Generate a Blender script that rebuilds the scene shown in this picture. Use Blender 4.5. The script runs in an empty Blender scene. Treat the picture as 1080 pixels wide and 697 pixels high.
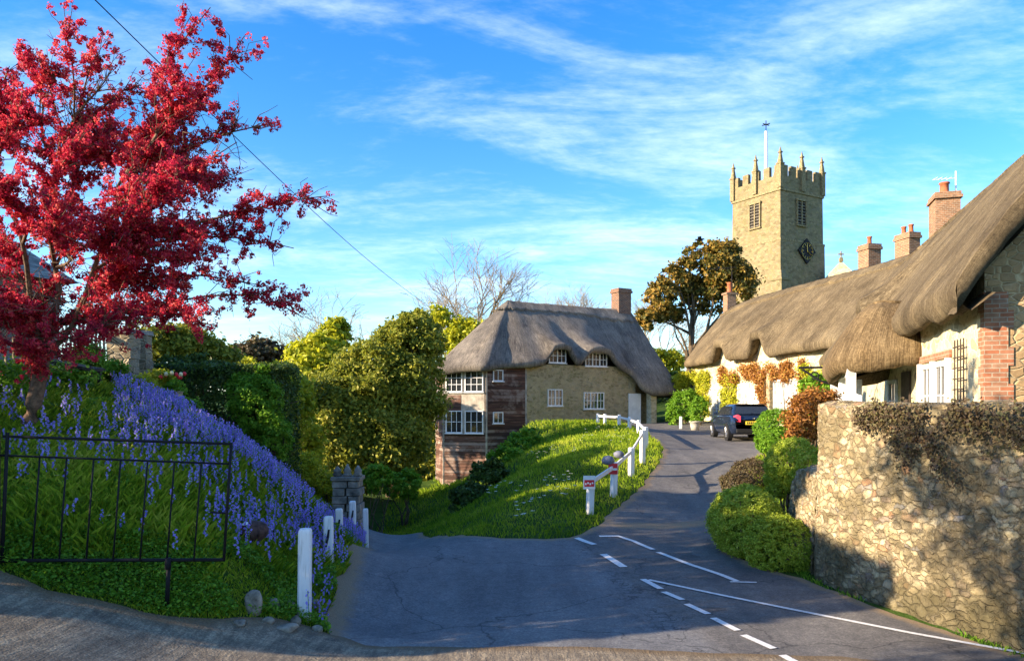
import bpy, math, random
import numpy as np
from mathutils import Vector, Matrix, geometry
R = math.radians
rng = np.random.default_rng(7)
random.seed(7)
SC = bpy.context.scene
COL = SC.collection

# ------------------------------------------------------------------ camera
EYE = 2.4; F = 800.0; HX = 540.0; HY = 428.0
cam = bpy.data.cameras.new("camera"); camo = bpy.data.objects.new("camera", cam); COL.objects.link(camo)
camo.location = (0, 0, EYE); camo.rotation_euler = (R(90), 0, 0)
cam.sensor_width = 36; cam.lens = 36*F/1080.0; cam.shift_y = (HY-348.5)/1080.0
cam.clip_start = 0.1; cam.clip_end = 3000
SC.camera = camo
# ------------------------------------------------------------------ light
SUN_EL = 18.0; SUN_DIR = np.array([-.95, -.30]); SUN_DIR /= np.linalg.norm(SUN_DIR)
world = bpy.data.worlds.new("World"); SC.world = world; world.use_nodes = True
nt = world.node_tree; nt.nodes.clear()
def N(nt, t, **kw):
    n = nt.nodes.new(t)
    for k, v in kw.items(): setattr(n, k, v)
    return n
out = N(nt, 'ShaderNodeOutputWorld'); bg = N(nt, 'ShaderNodeBackground'); bg.inputs['Strength'].default_value = 0.15
sky = N(nt, 'ShaderNodeTexSky'); sky.sky_type = 'NISHITA'; sky.sun_disc = False
sky.sun_elevation = R(SUN_EL); sky.sun_rotation = math.atan2(SUN_DIR[0], SUN_DIR[1]) % (2*math.pi)
sky.air_density = 1.0; sky.dust_density = 0.3; sky.ozone_density = 2.5
hsv = N(nt, 'ShaderNodeHueSaturation'); hsv.inputs['Saturation'].default_value = 1.38; hsv.inputs['Hue'].default_value = 0.509; hsv.inputs['Value'].default_value = 0.80
tc = N(nt, 'ShaderNodeTexCoord')
sep = N(nt, 'ShaderNodeSeparateXYZ'); nt.links.new(tc.outputs['Generated'], sep.inputs[0])
def M(nt, op, a, b=None, c=None, clamp=False):
    n = nt.nodes.new('ShaderNodeMath'); n.operation = op; n.use_clamp = clamp
    for i, v in enumerate((a, b, c)):
        if v is None: continue
        if isinstance(v, (int, float)): n.inputs[i].default_value = v
        else: nt.links.new(v, n.inputs[i])
    return n.outputs[0]
den = M(nt, 'ADD', M(nt, 'MAXIMUM', sep.outputs['Z'], 0.0), 0.16)
cxx = M(nt, 'DIVIDE', sep.outputs['X'], den); cyy = M(nt, 'DIVIDE', sep.outputs['Y'], den)
cmb = N(nt, 'ShaderNodeCombineXYZ'); nt.links.new(cxx, cmb.inputs[0]); nt.links.new(cyy, cmb.inputs[1])
mp = N(nt, 'ShaderNodeMapping'); mp.inputs['Rotation'].default_value = (0, 0, R(-62)); mp.inputs['Scale'].default_value = (1.5, 3.0, 1); mp.inputs['Location'].default_value = (1.3, .4, 0)
nt.links.new(cmb.outputs[0], mp.inputs['Vector'])
n1 = N(nt, 'ShaderNodeTexNoise'); n1.inputs['Scale'].default_value = 1.0; n1.inputs['Detail'].default_value = 9; n1.inputs['Roughness'].default_value = .60; n1.inputs['Distortion'].default_value = .55
nt.links.new(mp.outputs[0], n1.inputs['Vector'])
n2 = N(nt, 'ShaderNodeTexNoise'); n2.inputs['Scale'].default_value = .55; n2.inputs['Detail'].default_value = 3
nt.links.new(cmb.outputs[0], n2.inputs['Vector'])
n3 = N(nt, 'ShaderNodeTexNoise'); n3.inputs['Scale'].default_value = 9; n3.inputs['Detail'].default_value = 5; n3.inputs['Roughness'].default_value = .65
nt.links.new(mp.outputs[0], n3.inputs['Vector'])
s = M(nt, 'ADD', M(nt, 'MULTIPLY', n1.outputs[0], 1.0), M(nt, 'MULTIPLY', n2.outputs[0], .55))
s = M(nt, 'ADD', s, M(nt, 'MULTIPLY', n3.outputs[0], .24))
low = M(nt, 'MULTIPLY', M(nt, 'SUBTRACT', .55, sep.outputs['Z'], clamp=True), .12)
s = M(nt, 'ADD', s, low)
mr = N(nt, 'ShaderNodeMapRange'); mr.interpolation_type = 'SMOOTHSTEP'
mr.inputs['From Min'].default_value = .82; mr.inputs['From Max'].default_value = 1.40; mr.inputs['To Max'].default_value = .80
nt.links.new(s, mr.inputs['Value'])
mix = N(nt, 'ShaderNodeMixRGB'); mix.inputs['Color2'].default_value = (3.2, 3.7, 4.3, 1)
nt.links.new(mr.outputs[0], mix.inputs['Fac'])
nt.links.new(sky.outputs[0], hsv.inputs['Color']); nt.links.new(hsv.outputs[0], mix.inputs['Color1'])
nt.links.new(mix.outputs[0], bg.inputs['Color']); nt.links.new(bg.outputs[0], out.inputs[0])
sl = bpy.data.lights.new("sun", 'SUN'); sl.energy = 5.0; sl.angle = R(.5); sl.color = (1, .80, .56)
so = bpy.data.objects.new("sun", sl); COL.objects.link(so)
tosun = Vector((SUN_DIR[0]*math.cos(R(SUN_EL)), SUN_DIR[1]*math.cos(R(SUN_EL)), math.sin(R(SUN_EL))))
so.rotation_euler = tosun.to_track_quat('Z', 'Y').to_euler(); so.location = (-20, -10, 20)
vs = SC.view_settings; SC.display_settings.display_device = 'sRGB'
vs.view_transform = 'Standard'; vs.look = 'None'; vs.exposure = 1.62; vs.gamma = 1.0; vs.use_curve_mapping = False
SC.cycles.max_bounces = 6; SC.cycles.diffuse_bounces = 3; SC.cycles.transparent_max_bounces = 8

# ------------------------------------------------------------------ mesh helpers
def wl(o):
    v = Vector((0, 0, 0))
    while o is not None: v += o.location; o = o.parent
    return np.array(v)
def mesh_np(name, V, loops, starts, totals, attrs=None, smooth=False, uv=None):
    me = bpy.data.meshes.new(name)
    V = np.asarray(V, dtype=np.float32).reshape(-1, 3)
    me.vertices.add(len(V)); me.vertices.foreach_set('co', V.ravel())
    me.loops.add(len(loops)); me.loops.foreach_set('vertex_index', np.asarray(loops, dtype=np.int32))
    me.polygons.add(len(starts)); me.polygons.foreach_set('loop_start', np.asarray(starts, dtype=np.int32))
    try: me.polygons.foreach_set('loop_total', np.asarray(totals, dtype=np.int32))
    except Exception: pass
    if attrs:
        for k, a in attrs.items():
            at = me.attributes.new(k, 'FLOAT', 'POINT'); at.data.foreach_set('value', np.asarray(a, dtype=np.float32))
    if uv is not None:
        l = me.uv_layers.new(name='UVMap'); u = np.asarray(uv, dtype=np.float32)[np.asarray(loops)]
        l.data.foreach_set('uv', u.ravel())
    me.update(calc_edges=True)
    me.polygons.foreach_set('use_smooth', np.full(len(starts), bool(smooth)))
    me.validate()
    return me
def link(name, me, mat, parent=None, origin=None, **tags):
    o = bpy.data.objects.new(name, me); COL.objects.link(o)
    if mat is not None: me.materials.append(mat)
    if parent is not None: o.parent = parent
    if origin is not None: o.location = origin
    for k, v in tags.items(): o[k] = v
    return o
def mk(name, V, faces, mat, parent=None, smooth=False, uv=None, attrs=None, base=None, **tags):
    """world-space vertices -> one object; parts sit at their thing's base"""
    V = np.asarray(V, dtype=float).reshape(-1, 3)
    org = wl(parent) if parent is not None else (np.array(base, dtype=float) if base is not None else np.zeros(3))
    loops = [i for f in faces for i in f]; tot = [len(f) for f in faces]
    st = np.concatenate([[0], np.cumsum(tot)[:-1]]) if tot else []
    me = mesh_np(name, V-org, loops, st, tot, attrs, smooth, uv)
    return link(name, me, mat, parent, None if parent is not None else org, **tags)
def mkn(name, V, k, mat, parent=None, rnd=None, base=None, **tags):
    """V (n,k,3): n separate k-gons (leaves, petals, blades)"""
    V = np.asarray(V); n = len(V)
    org = wl(parent) if parent is not None else (np.array(base, dtype=float) if base is not None else np.zeros(3))
    me = mesh_np(name, (V.reshape(-1, 3)-org), np.arange(n*k), np.arange(n)*k, np.full(n, k), {'rnd': np.repeat(rnd, k)} if rnd is not None else None)
    return link(name, me, mat, parent, None if parent is not None else org, **tags)
def thing(name, label, cat, loc, group=None):
    o = bpy.data.objects.new(name, None); COL.objects.link(o); o.empty_display_size = .2
    o.location = loc; o['label'] = label; o['category'] = cat
    if group: o['group'] = group
    bpy.context.view_layer.update()
    return o
def tg(label, cat, group=None):
    d = dict(label=label, category=cat)
    if group: d['group'] = group
    return d
class MB:
    def __init__(s): s.V = []; s.Fc = []
    def add(s, V, Fs):
        o = len(s.V); s.V += [tuple(v) for v in V]; s.Fc += [tuple(i+o for i in f) for f in Fs]; return s
    def obox(s, o, ux, uy, uz, taper=1.0):
        """box from corner o with edge vectors"""
        o, ux, uy, uz = map(lambda a: np.array(a, float), (o, ux, uy, uz))
        c = o+ux/2+uy/2
        V = [o, o+ux, o+ux+uy, o+uy] + [c+uz+(p-c)*taper for p in (o, o+ux, o+ux+uy, o+uy)]
        return s.add(V, [(3, 2, 1, 0), (4, 5, 6, 7), (0, 1, 5, 4), (1, 2, 6, 5), (2, 3, 7, 6), (3, 0, 4, 7)])
    def cbox(s, c, sx, sy, sz, ang=0, taper=1.0):
        """box with base centre c"""
        ca, sa = math.cos(ang), math.sin(ang)
        ux = np.array((ca*sx, sa*sx, 0)); uy = np.array((-sa*sy, ca*sy, 0))
        return s.obox(np.array(c)-ux/2-uy/2, ux, uy, (0, 0, sz), taper)
    def tube(s, pts, rad, n=8, cap=True):
        pts = [np.array(p, float) for p in pts]
        if isinstance(rad, (int, float)): rad = [rad]*len(pts)
        o = len(s.V); up = np.array((0.13, .21, .97))
        for i, p in enumerate(pts):
            d = pts[min(i+1, len(pts)-1)]-pts[max(i-1, 0)]; d = d/(np.linalg.norm(d)+1e-9)
            a = np.cross(d, up); 
            if np.linalg.norm(a) < .15: a = np.cross(d, (1, 0, 0))
            a /= np.linalg.norm(a); b = np.cross(d, a)
            for k in range(n):
                t = 2*math.pi*k/n; s.V.append(tuple(p+rad[i]*(a*math.cos(t)+b*math.sin(t))))
        for i in range(len(pts)-1):
            for k in range(n):
                k2 = (k+1) % n
                s.Fc.append((o+i*n+k, o+(i+1)*n+k, o+(i+1)*n+k2, o+i*n+k2))
        if cap:
            s.Fc.append(tuple(o+k for k in range(n))); s.Fc.append(tuple(o+(len(pts)-1)*n+k for k in reversed(range(n))))
        return s
    def lathe(s, c, prof, n=16):
        """prof: (r,z) bottom to top"""
        o = len(s.V)
        for r, z in prof:
            for k in range(n):
                t = 2*math.pi*k/n; s.V.append((c[0]+r*math.cos(t), c[1]+r*math.sin(t), c[2]+z))
        for i in range(len(prof)-1):
            for k in range(n):
                k2 = (k+1) % n; s.Fc.append((o+i*n+k, o+i*n+k2, o+(i+1)*n+k2, o+(i+1)*n+k))
        s.Fc.append(tuple(o+k for k in reversed(range(n)))); s.Fc.append(tuple(o+(len(prof)-1)*n+k for k in range(n)))
        return s
    def build(s, name, mat, parent=None, smooth=False, bevel=0, base=None, **tags):
        o = mk(name, s.V, s.Fc, mat, parent, smooth, base=base, **tags)
        if bevel:
            m = o.modifiers.new('bevel', 'BEVEL'); m.width = bevel; m.segments = 2; m.limit_method = 'ANGLE'
        return o

# ------------------------------------------------------------------ materials
def newmat(name):
    m = bpy.data.materials.new(name); m.use_nodes = True; n = m.node_tree; n.nodes.clear()
    o = N(n, 'ShaderNodeOutputMaterial'); b = N(n, 'ShaderNodeBsdfPrincipled'); n.links.new(b.outputs[0], o.inputs[0])
    b.inputs['Specular IOR Level'].default_value = .3
    return m, n, b, o
def ramp(n, fac, stops):
    r = N(n, 'ShaderNodeValToRGB'); e = r.color_ramp.elements
    while len(e) < len(stops): e.new(.5)
    for i, (p, c) in enumerate(stops): e[i].position = p; e[i].color = (*c, 1)
    n.links.new(fac, r.inputs[0]); return r.outputs[0]
def noise(n, vec, scale, detail=4, rough=.55, dist=0):
    t = N(n, 'ShaderNodeTexNoise'); t.inputs['Scale'].default_value = scale; t.inputs['Detail'].default_value = detail
    t.inputs['Roughness'].default_value = rough; t.inputs['Distortion'].default_value = dist
    n.links.new(vec, t.inputs['Vector']); return t.outputs[0]
def wpos(n):
    return N(n, 'ShaderNodeNewGeometry').outputs['Position']
def mapv(n, vec, sc=(1, 1, 1), rot=(0, 0, 0), loc=(0, 0, 0)):
    m = N(n, 'ShaderNodeMapping'); m.inputs['Scale'].default_value = sc; m.inputs['Rotation'].default_value = rot; m.inputs['Location'].default_value = loc
    n.links.new(vec, m.inputs['Vector']); return m.outputs[0]
def bump(n, b, h, strength=.5, dist=.02):
    u = N(n, 'ShaderNodeBump'); u.inputs['Strength'].default_value = strength; u.inputs['Distance'].default_value = dist
    n.links.new(h, u.inputs['Height']); n.links.new(u.outputs[0], b.inputs['Normal'])
def mixc(n, fac, a, b, mode='MIX'):
    m = N(n, 'ShaderNodeMixRGB', blend_type=mode)
    for i, v in ((0, fac), (1, a), (2, b)):
        if isinstance(v, (int, float)): m.inputs[i].default_value = v
        elif isinstance(v, tuple): m.inputs[i].default_value = (*v, 1)
        else: n.links.new(v, m.inputs[i])
    return m.outputs[0]
def simple(name, c, rough=.7, metal=0, spec=.3, var=.12, sc=6, bmp=0, bsc=30):
    m, n, b, o = newmat(name); p = wpos(n)
    f = noise(n, p, sc, 5, .65)
    d = tuple(max(0, x*(1-var*2.2)) for x in c); l = tuple(min(1, x*(1+var)) for x in c)
    n.links.new(ramp(n, f, [(.3, d), (.7, l)]), b.inputs['Base Color'])
    b.inputs['Roughness'].default_value = rough; b.inputs['Metallic'].default_value = metal; b.inputs['Specular IOR Level'].default_value = spec
    if bmp: bump(n, b, noise(n, p, bsc, 4), bmp, .01)
    return m
def leafmat(name, stops, trans=.3, rough=.5, nsc=.8, gl=.25):
    m, n, b, o = newmat(name)
    a = N(n, 'ShaderNodeAttribute'); a.attribute_name = 'rnd'
    big = noise(n, wpos(n), nsc, 3)
    f = M(n, 'ADD', M(n, 'MULTIPLY', a.outputs['Fac'], .72), M(n, 'MULTIPLY', big, .5), clamp=True)
    f = M(n, 'SUBTRACT', f, .1, clamp=True)
    c = ramp(n, f, stops)
    n.links.new(c, b.inputs['Base Color']); b.inputs['Roughness'].default_value = rough; b.inputs['Specular IOR Level'].default_value = gl
    t = N(n, 'ShaderNodeBsdfTranslucent'); n.links.new(c, t.inputs['Color'])
    x = N(n, 'ShaderNodeMixShader'); x.inputs[0].default_value = trans
    n.links.new(b.outputs[0], x.inputs[1]); n.links.new(t.outputs[0], x.inputs[2]); n.links.new(x.outputs[0], o.inputs[0])
    return m
def rubblemat(name, c, mortar=(.42, .36, .25), sc=(3.2, 3.2, 5.2), edge=.06, bstr=.7, bdist=.03, moss=.0):
    """irregular stones with mortar between"""
    m, n, b, o = newmat(name); p = wpos(n)
    w = noise(n, p, 3, 3); wc = N(n, 'ShaderNodeVectorMath', operation='ADD')
    sc1 = N(n, 'ShaderNodeVectorMath', operation='SCALE'); sc1.inputs['Scale'].default_value = .18
    nn = N(n, 'ShaderNodeTexNoise'); nn.inputs['Scale'].default_value = 2.5; n.links.new(p, nn.inputs['Vector'])
    n.links.new(nn.outputs['Color'], sc1.inputs[0]); n.links.new(p, wc.inputs[0]); n.links.new(sc1.outputs[0], wc.inputs[1])
    v = mapv(n, wc.outputs[0], sc)
    vo = N(n, 'ShaderNodeTexVoronoi', feature='F1'); vo.inputs['Scale'].default_value = 1; n.links.new(v, vo.inputs['Vector'])
    ve = N(n, 'ShaderNodeTexVoronoi', feature='DISTANCE_TO_EDGE'); ve.inputs['Scale'].default_value = 1; n.links.new(v, ve.inputs['Vector'])
    sp = N(n, 'ShaderNodeSeparateColor'); n.links.new(vo.outputs['Color'], sp.inputs[0])
    cc = ramp(n, sp.outputs[0], [(0, tuple(x*.62 for x in c)), (.4, c), (.7, tuple(x*1.15 for x in c)), (1, (c[0]*.85, c[1]*.9, c[2]*1.05))])
    fine = noise(n, p, 22, 5, .7)
    cc = mixc(n, .55, cc, ramp(n, fine, [(.25, (.35, .35, .35)), (.75, (1.15, 1.12, 1.05))]), 'MULTIPLY')
    stain = noise(n, p, 1.1, 5, .7)
    cc = mixc(n, ramp(n, stain, [(.48, (0, 0, 0)), (.68, (.6, .6, .6))]), cc, tuple(x*.55 for x in c))
    if moss: cc = mixc(n, ramp(n, noise(n, p, 2.3, 5), [(.5, (0, 0, 0)), (.62, (moss,)*3)]), cc, (.12, .14, .03))
    ef = ramp(n, ve.outputs['Distance'], [(0, (1, 1, 1)), (edge, (0, 0, 0))])
    n.links.new(mixc(n, ef, cc, mortar), b.inputs['Base Color'])
    b.inputs['Roughness'].default_value = .9
    h = M(n, 'ADD', M(n, 'MINIMUM', ve.outputs['Distance'], .12), M(n, 'MULTIPLY', fine, .06))
    bump(n, b, h, bstr, bdist*8)
    return m
def brickmat(name, c1=(.42, .13, .06), c2=(.25, .08, .05), rot=0, scale=1.0):
    m, n, b, o = newmat(name)
    tcn = N(n, 'ShaderNodeNewGeometry'); p = tcn.outputs['Position']
    sx = N(n, 'ShaderNodeSeparateXYZ'); n.links.new(p, sx.inputs[0])
    u = M(n, 'ADD', M(n, 'MULTIPLY', sx.outputs[0], math.cos(rot)), M(n, 'MULTIPLY', sx.outputs[1], math.sin(rot)))
    # both faces of a corner: add the other axis at the same scale so courses wrap round
    u = M(n, 'ADD', u, M(n, 'MULTIPLY', M(n, 'SUBTRACT', M(n, 'MULTIPLY', sx.outputs[1], math.cos(rot)), M(n, 'MULTIPLY', sx.outputs[0], math.sin(rot))), 1.0))
    cb = N(n, 'ShaderNodeCombineXYZ'); n.links.new(u, cb.inputs[0]); n.links.new(sx.outputs[2], cb.inputs[1])
    br = N(n, 'ShaderNodeTexBrick'); n.links.new(cb.outputs[0], br.inputs['Vector'])
    br.inputs['Scale'].default_value = 1/scale; br.inputs['Brick Width'].default_value = .23; br.inputs['Row Height'].default_value = .078; br.inputs['Mortar Size'].default_value = .008
    br.inputs['Color1'].default_value = (*c1, 1); br.inputs['Color2'].default_value = (*c2, 1); br.inputs['Mortar'].default_value = (.38, .32, .24, 1)
    f = noise(n, p, 7, 5, .7)
    cc = mixc(n, .7, br.outputs['Color'], ramp(n, f, [(.3, (.45, .42, .4)), (.7, (1.1, 1.1, 1.1))]), 'MULTIPLY')
    n.links.new(cc, b.inputs['Base Color']); b.inputs['Roughness'].default_value = .9
    bump(n, b, M(n, 'SUBTRACT', M(n, 'MULTIPLY', f, .4), br.outputs['Fac']), .6, .01)
    return m
def thatchmat(name, dark, mid, light, band=1.0):
    m, n, b, o = newmat(name)
    uv = N(n, 'ShaderNodeUVMap').outputs[0]
    s1 = noise(n, mapv(n, uv, (42, 2.2, 1)), 1, 4, .6)
    s2 = noise(n, mapv(n, uv, (9, 1.2, 1)), 1, 4, .6, .3)
    s3 = noise(n, wpos(n), .7, 5, .65)
    s4 = noise(n, wpos(n), 16, 4, .7)
    f = M(n, 'ADD', M(n, 'ADD', M(n, 'MULTIPLY', s1, .38), M(n, 'MULTIPLY', s2, .14)), M(n, 'ADD', M(n, 'MULTIPLY', s3, .24), M(n, 'MULTIPLY', s4, .24)))
    tc_ = ramp(n, f, [(.40, dark), (.50, mid), (.61, light)])
    wst = noise(n, mapv(n, uv, (.9, .35, 1)), 1, 6, .7, .5)
    tc_ = mixc(n, .8, tc_, ramp(n, wst, [(.32, (.58, .56, .54)), (.5, (1, 1, 1)), (.68, (1.3, 1.25, 1.15))]), 'MULTIPLY')
    speck = noise(n, wpos(n), 45, 3, .8)
    tc_ = mixc(n, .6, tc_, ramp(n, speck, [(.35, (.5, .48, .45)), (.62, (1.3, 1.28, 1.2))]), 'MULTIPLY')
    n.links.new(tc_, b.inputs['Base Color'])
    b.inputs['Roughness'].default_value = .95; b.inputs['Specular IOR Level'].default_value = .1
    bump(n, b, M(n, 'ADD', M(n, 'ADD', M(n, 'MULTIPLY', s1, .7), M(n, 'MULTIPLY', s2, .3)), M(n, 'MULTIPLY', s4, .9)), .75, .055)
    return m

m_thatch_grey = thatchmat('thatch_grey', (.060, .054, .050), (.17, .152, .135), (.33, .29, .24))
m_thatch_gold = thatchmat('thatch_gold', (.045, .035, .023), (.125, .098, .063), (.24, .195, .125))
m_thatch_rough = thatchmat('thatch_rough', (.045, .032, .018), (.14, .10, .056), (.28, .21, .12))
m_under = simple('thatch_underside', (.05, .04, .028), .95, bmp=.5)
m_rubble = rubblemat('cottage_rubble', (.46, .37, .21), mortar=(.40, .33, .20), sc=(4.6, 4.6, 7.5), edge=.07, moss=.35)
m_cream = rubblemat('cream_rubble', (.62, .53, .34), mortar=(.70, .62, .42), sc=(3.5, 3.5, 5.5), edge=.06, bstr=.35)
m_church = rubblemat('church_stone', (.27, .22, .125), mortar=(.19, .155, .09), sc=(2.6, 2.6, 4.4), edge=.06, bstr=.6, moss=.25)
m_churchtrim = simple('church_trim', (.27, .22, .12), .9, bmp=.4, var=.3)
m_gable = rubblemat('gable_rubble', (.40, .27, .14), mortar=(.46, .37, .22), sc=(5, 5, 8), edge=.07)
m_brick = brickmat('brick', (.36, .13, .065), (.33, .19, .12), rot=math.atan2(1, .3))
m_brickdark = brickmat('brick_dark', (.22, .09, .05), (.10, .055, .045), rot=math.atan2(.49, .871))
m_brickworn = brickmat('brick_worn', (.34, .17, .09), (.20, .11, .065), rot=math.atan2(1, -.224))
m_terracotta = simple('terracotta', (.42, .13, .06), .8, var=.2)
m_lead = simple('lead_flashing', (.45, .42, .36), .7)
m_white = simple('white_paint', (.78, .78, .76), .5, var=.07, sc=3)
m_whitewood = simple('white_wood', (.74, .75, .76), .6, var=.12, sc=9, bmp=.2)
m_shutter = simple('pale_shutter', (.62, .68, .78), .6)
def glassmat():
    m, n, b, o = newmat('window_glass'); b.inputs['Base Color'].default_value = (.02, .024, .03, 1)
    b.inputs['Roughness'].default_value = .06; b.inputs['Specular IOR Level'].default_value = .9
    bump(n, b, noise(n, wpos(n), 2.2, 2), .15, .02); return m
m_glass = glassmat()
m_glasspale = simple('glass_painted_glare', (.42, .43, .42), .15, spec=.7, var=.25, sc=2)  # pale colour stands in for bright reflections on the row's panes
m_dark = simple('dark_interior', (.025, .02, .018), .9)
m_iron = simple('black_iron', (.012, .012, .015), .7, spec=.2)
def boardmat():
    m, n, b, o = newmat('weatherboard'); p = wpos(n)
    st = noise(n, mapv(n, p, (1.2, 1.2, 14)), 1, 4, .6); pa = noise(n, p, .9, 5, .7, .4)
    c = ramp(n, st, [(.3, (.040, .026, .020)), (.55, (.115, .056, .040)), (.75, (.22, .13, .095))])
    zz = N(n, 'ShaderNodeSeparateXYZ'); n.links.new(p, zz.inputs[0])
    wn = N(n, 'ShaderNodeTexWhiteNoise', noise_dimensions='1D'); n.links.new(M(n, 'FLOOR', M(n, 'DIVIDE', M(n, 'ADD', zz.outputs[2], 2.3), .17)), wn.inputs['W'])
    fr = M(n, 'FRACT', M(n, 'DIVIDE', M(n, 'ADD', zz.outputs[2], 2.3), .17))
    c = mixc(n, .8, c, ramp(n, wn.outputs[0], [(0, (.5, .48, .46)), (1, (1.5, 1.4, 1.3))]), 'MULTIPLY')
    c = mixc(n, ramp(n, M(n, 'ADD', M(n, 'MULTIPLY', wn.outputs[0], .25), pa), [(.62, (0, 0, 0)), (.76, (.7, .7, .7))]), c, (.32, .25, .21))
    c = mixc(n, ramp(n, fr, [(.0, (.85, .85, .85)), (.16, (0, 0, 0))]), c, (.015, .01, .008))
    n.links.new(c, b.inputs['Base Color']); b.inputs['Roughness'].default_value = .8
    bump(n, b, st, .4, .02); return m
m_board = boardmat()
m_boardpale = simple('pale_boards', (.42, .37, .31), .8, var=.25, sc=3, bmp=.2)
m_bark = simple('bark', (.13, .095, .06), .95, var=.3, sc=14, bmp=.8, bsc=25)
m_barkpale = simple('bark_pale', (.26, .21, .14), .95, var=.25, sc=5)
m_barkred = simple('bark_brown_red', (.16, .10, .065), .9, var=.3, sc=18, bmp=.6, bsc=40)
m_stone = simple('grey_stone', (.27, .25, .21), .9, var=.35, sc=5, bmp=.6, bsc=18)
m_rock = simple('bank_rock', (.30, .26, .20), .9, var=.35, sc=9, bmp=.6, bsc=22)
m_oldwood = simple('old_wood', (.36, .30, .19), .9, var=.3, sc=8, bmp=.3)
m_darkwood = simple('dark_wood', (.06, .045, .035), .85, var=.3, sc=8, bmp=.3)

# ------------------------------------------------------------------ terrain
CP = [  # X, Y, z
 (0, 0, .75), (-4, 0, 1.3), (4, 0, .25), (8, -6, 0), (-8, -6, 1.5), (0, -10, .6), (0, 4, .30), (3, 3, .1), (-2, 5, .35),
 (0, 6, .10), (2, 5, .03), (4, 5, 0), (0, 8, 0), (2, 7.4, 0), (3, 9, 0), (4, 7, 0), (1, 10, 0), (-1, 10, 0), (0, 12, 0), (2, 12, 0), (3.4, 11.6, 0), (-2.0, 8.6, 0), (-1.6, 7.6, .03), (-1, 13, 0), (1, 13.3, 0), (-2.3, 12.6, 0), (2.6, 14, .03), (3.6, 14, .05),
 (4.7, 7.4, 0), (4.35, 8.6, 0), (4.1, 9.8, 0), (5.2, 6.0, 0), (3.95, 10.8, 0),
 # driveway, bottom left
 (-3.0, 6.9, .36), (-3.6, 6.0, .55), (-4.7, 6.9, .85), (-5.2, 5.4, 1.0), (-2.0, 6.6, .15), (-2.6, 5.6, .32), (-7, 5.5, 1.45), (-7, 7.0, 1.55), (-10, 6, 2.3),
 # bank with the bluebells
 (-2.3, 8.5, .12), (-2.6, 8.6, .45), (-3.0, 8.0, .75), (-3.4, 7.5, .72), (-4.6, 7.6, 1.15), (-4.2, 8.6, 1.35), (-6.1, 9.5, 2.05), (-8, 9, 2.5),
 (-2.7, 10.2, .42), (-3.0, 11.4, .75), (-3.3, 11, 1.05), (-4.2, 11.8, 1.62), (-5.5, 13, 2.1), (-6.8, 14, 2.5), (-4.6, 10.2, 1.75), (-6.2, 11.5, 2.3), (-9, 12, 2.95), (-8.6, 17, 2.85), (-12, 14, 3.3), (-12, 20, 3.4), (-11, 9, 3.0),
 (-2.75, 12.3, .15), (-3.3, 12.9, .45), (-3.0, 14, -.25), (-3.1, 15.5, -.5), (-4.2, 15, .6), (-4.6, 17, .5), (-6, 17, 1.2), (-6.5, 20, 1.3), (-8, 24, 1.6),
 # sunk lane going down to the left
 (-1.2, 13.6, -.05), (-1.9, 15.2, -.42), (-2.5, 17.5, -.8), (-3.8, 20.5, -1.3), (-6.5, 24, -1.9),
 # lower lawn
 (-.4, 14.4, .05), (-.6, 16.5, .05), (-1.2, 19, -.35), (-1.6, 22, -.75), (-2, 26, -.85), (-2.5, 32, -1.2), (-2.5, 41, -1.9), (-6, 36, -1.7), (-6, 46, -1.8), (-12, 34, -1), (-1.2, 38, -1.6),
 # verge mound
 (.4, 14.3, .1), (1.2, 14.6, .15), (.3, 17, .35), (.2, 20, .5), (.55, 22, .62), (2.0, 17, .42), (1.3, 19, .62), (2.0, 27, 1.1), (3.9, 32, 1.4), (1, 30, .75), (1.2, 36, 1.15), (.9, 41, 1.35), (3, 40, 1.42), (2.6, 21, .85), (3.2, 24, 1.05), (.3, 33, .3), (0, 26, 0), (-.2, 36, .1), (4.0, 28, 1.2),
 # upper lane
 (3.2, 16.5, .15), (4.0, 18.6, .36), (4.8, 21, .68), (6, 24.5, .92), (7, 28, 1.02), (8.5, 30, 1.04), (7, 34, 1.16), (7.5, 40, 1.3), (7.4, 45.5, 1.32), (10, 38, 1.2), (10, 46, 1.4), (6, 45, 1.33),
 (4.3, 16.5, .2), (5.3, 18.6, .4), (6.4, 21.5, .75), (8.2, 25.5, .98), (10, 29, 1.05), (11.2, 33, 1.1), (12.5, 33.5, 1.15),
 # garden behind the wall
 (4.5, 12.0, .15), (5.2, 12.4, .95), (5.3, 10.2, 1.1), (5.9, 8.0, 1.15), (6.8, 5, 1.15), (7, 10, 1.2), (8, 13, 1.25), (10, 16, 1.25), (5.2, 14, .45), (6.0, 14.2, 1.0), (7, 16.5, 1.15), (6.4, 18, .75), (8.6, 19.5, 1.2), (9, 23, 1.1), (11.5, 26, 1.15), (14, 12, 1.4), (16, 22, 1.5), (20, 34, 2.2),
 # surroundings
 (12, 55, 1.8), (0, 60, 1.0), (26, 75, 4.6), (34, 60, 4), (18, 70, 3.6), (45, 90, 5.5), (-15, 60, .5), (-30, 40, 1.5), (-40, 10, 4), (-25, 15, 3.6), (-15, 0, 2.6), (-20, -20, 3), (20, -10, .5), (30, 10, 2.2), (60, 40, 4),
 (0, 120, 3), (80, 120, 6), (-80, 120, 3), (-150, 0, 8), (150, 0, 6), (0, -150, 3), (0, 400, 10), (400, 400, 12), (-400, 400, 12), (400, -200, 5), (-400, -200, 8)]
CP = np.array(CP, float); CC = .35
def _phi(d2): return np.sqrt(d2+CC*CC)
_D = ((CP[:, None, :2]-CP[None, :, :2])**2).sum(2)
_A = np.block([[_phi(_D)-np.eye(len(CP))*.02, np.ones((len(CP), 1))], [np.ones((1, len(CP))), np.zeros((1, 1))]])
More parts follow.
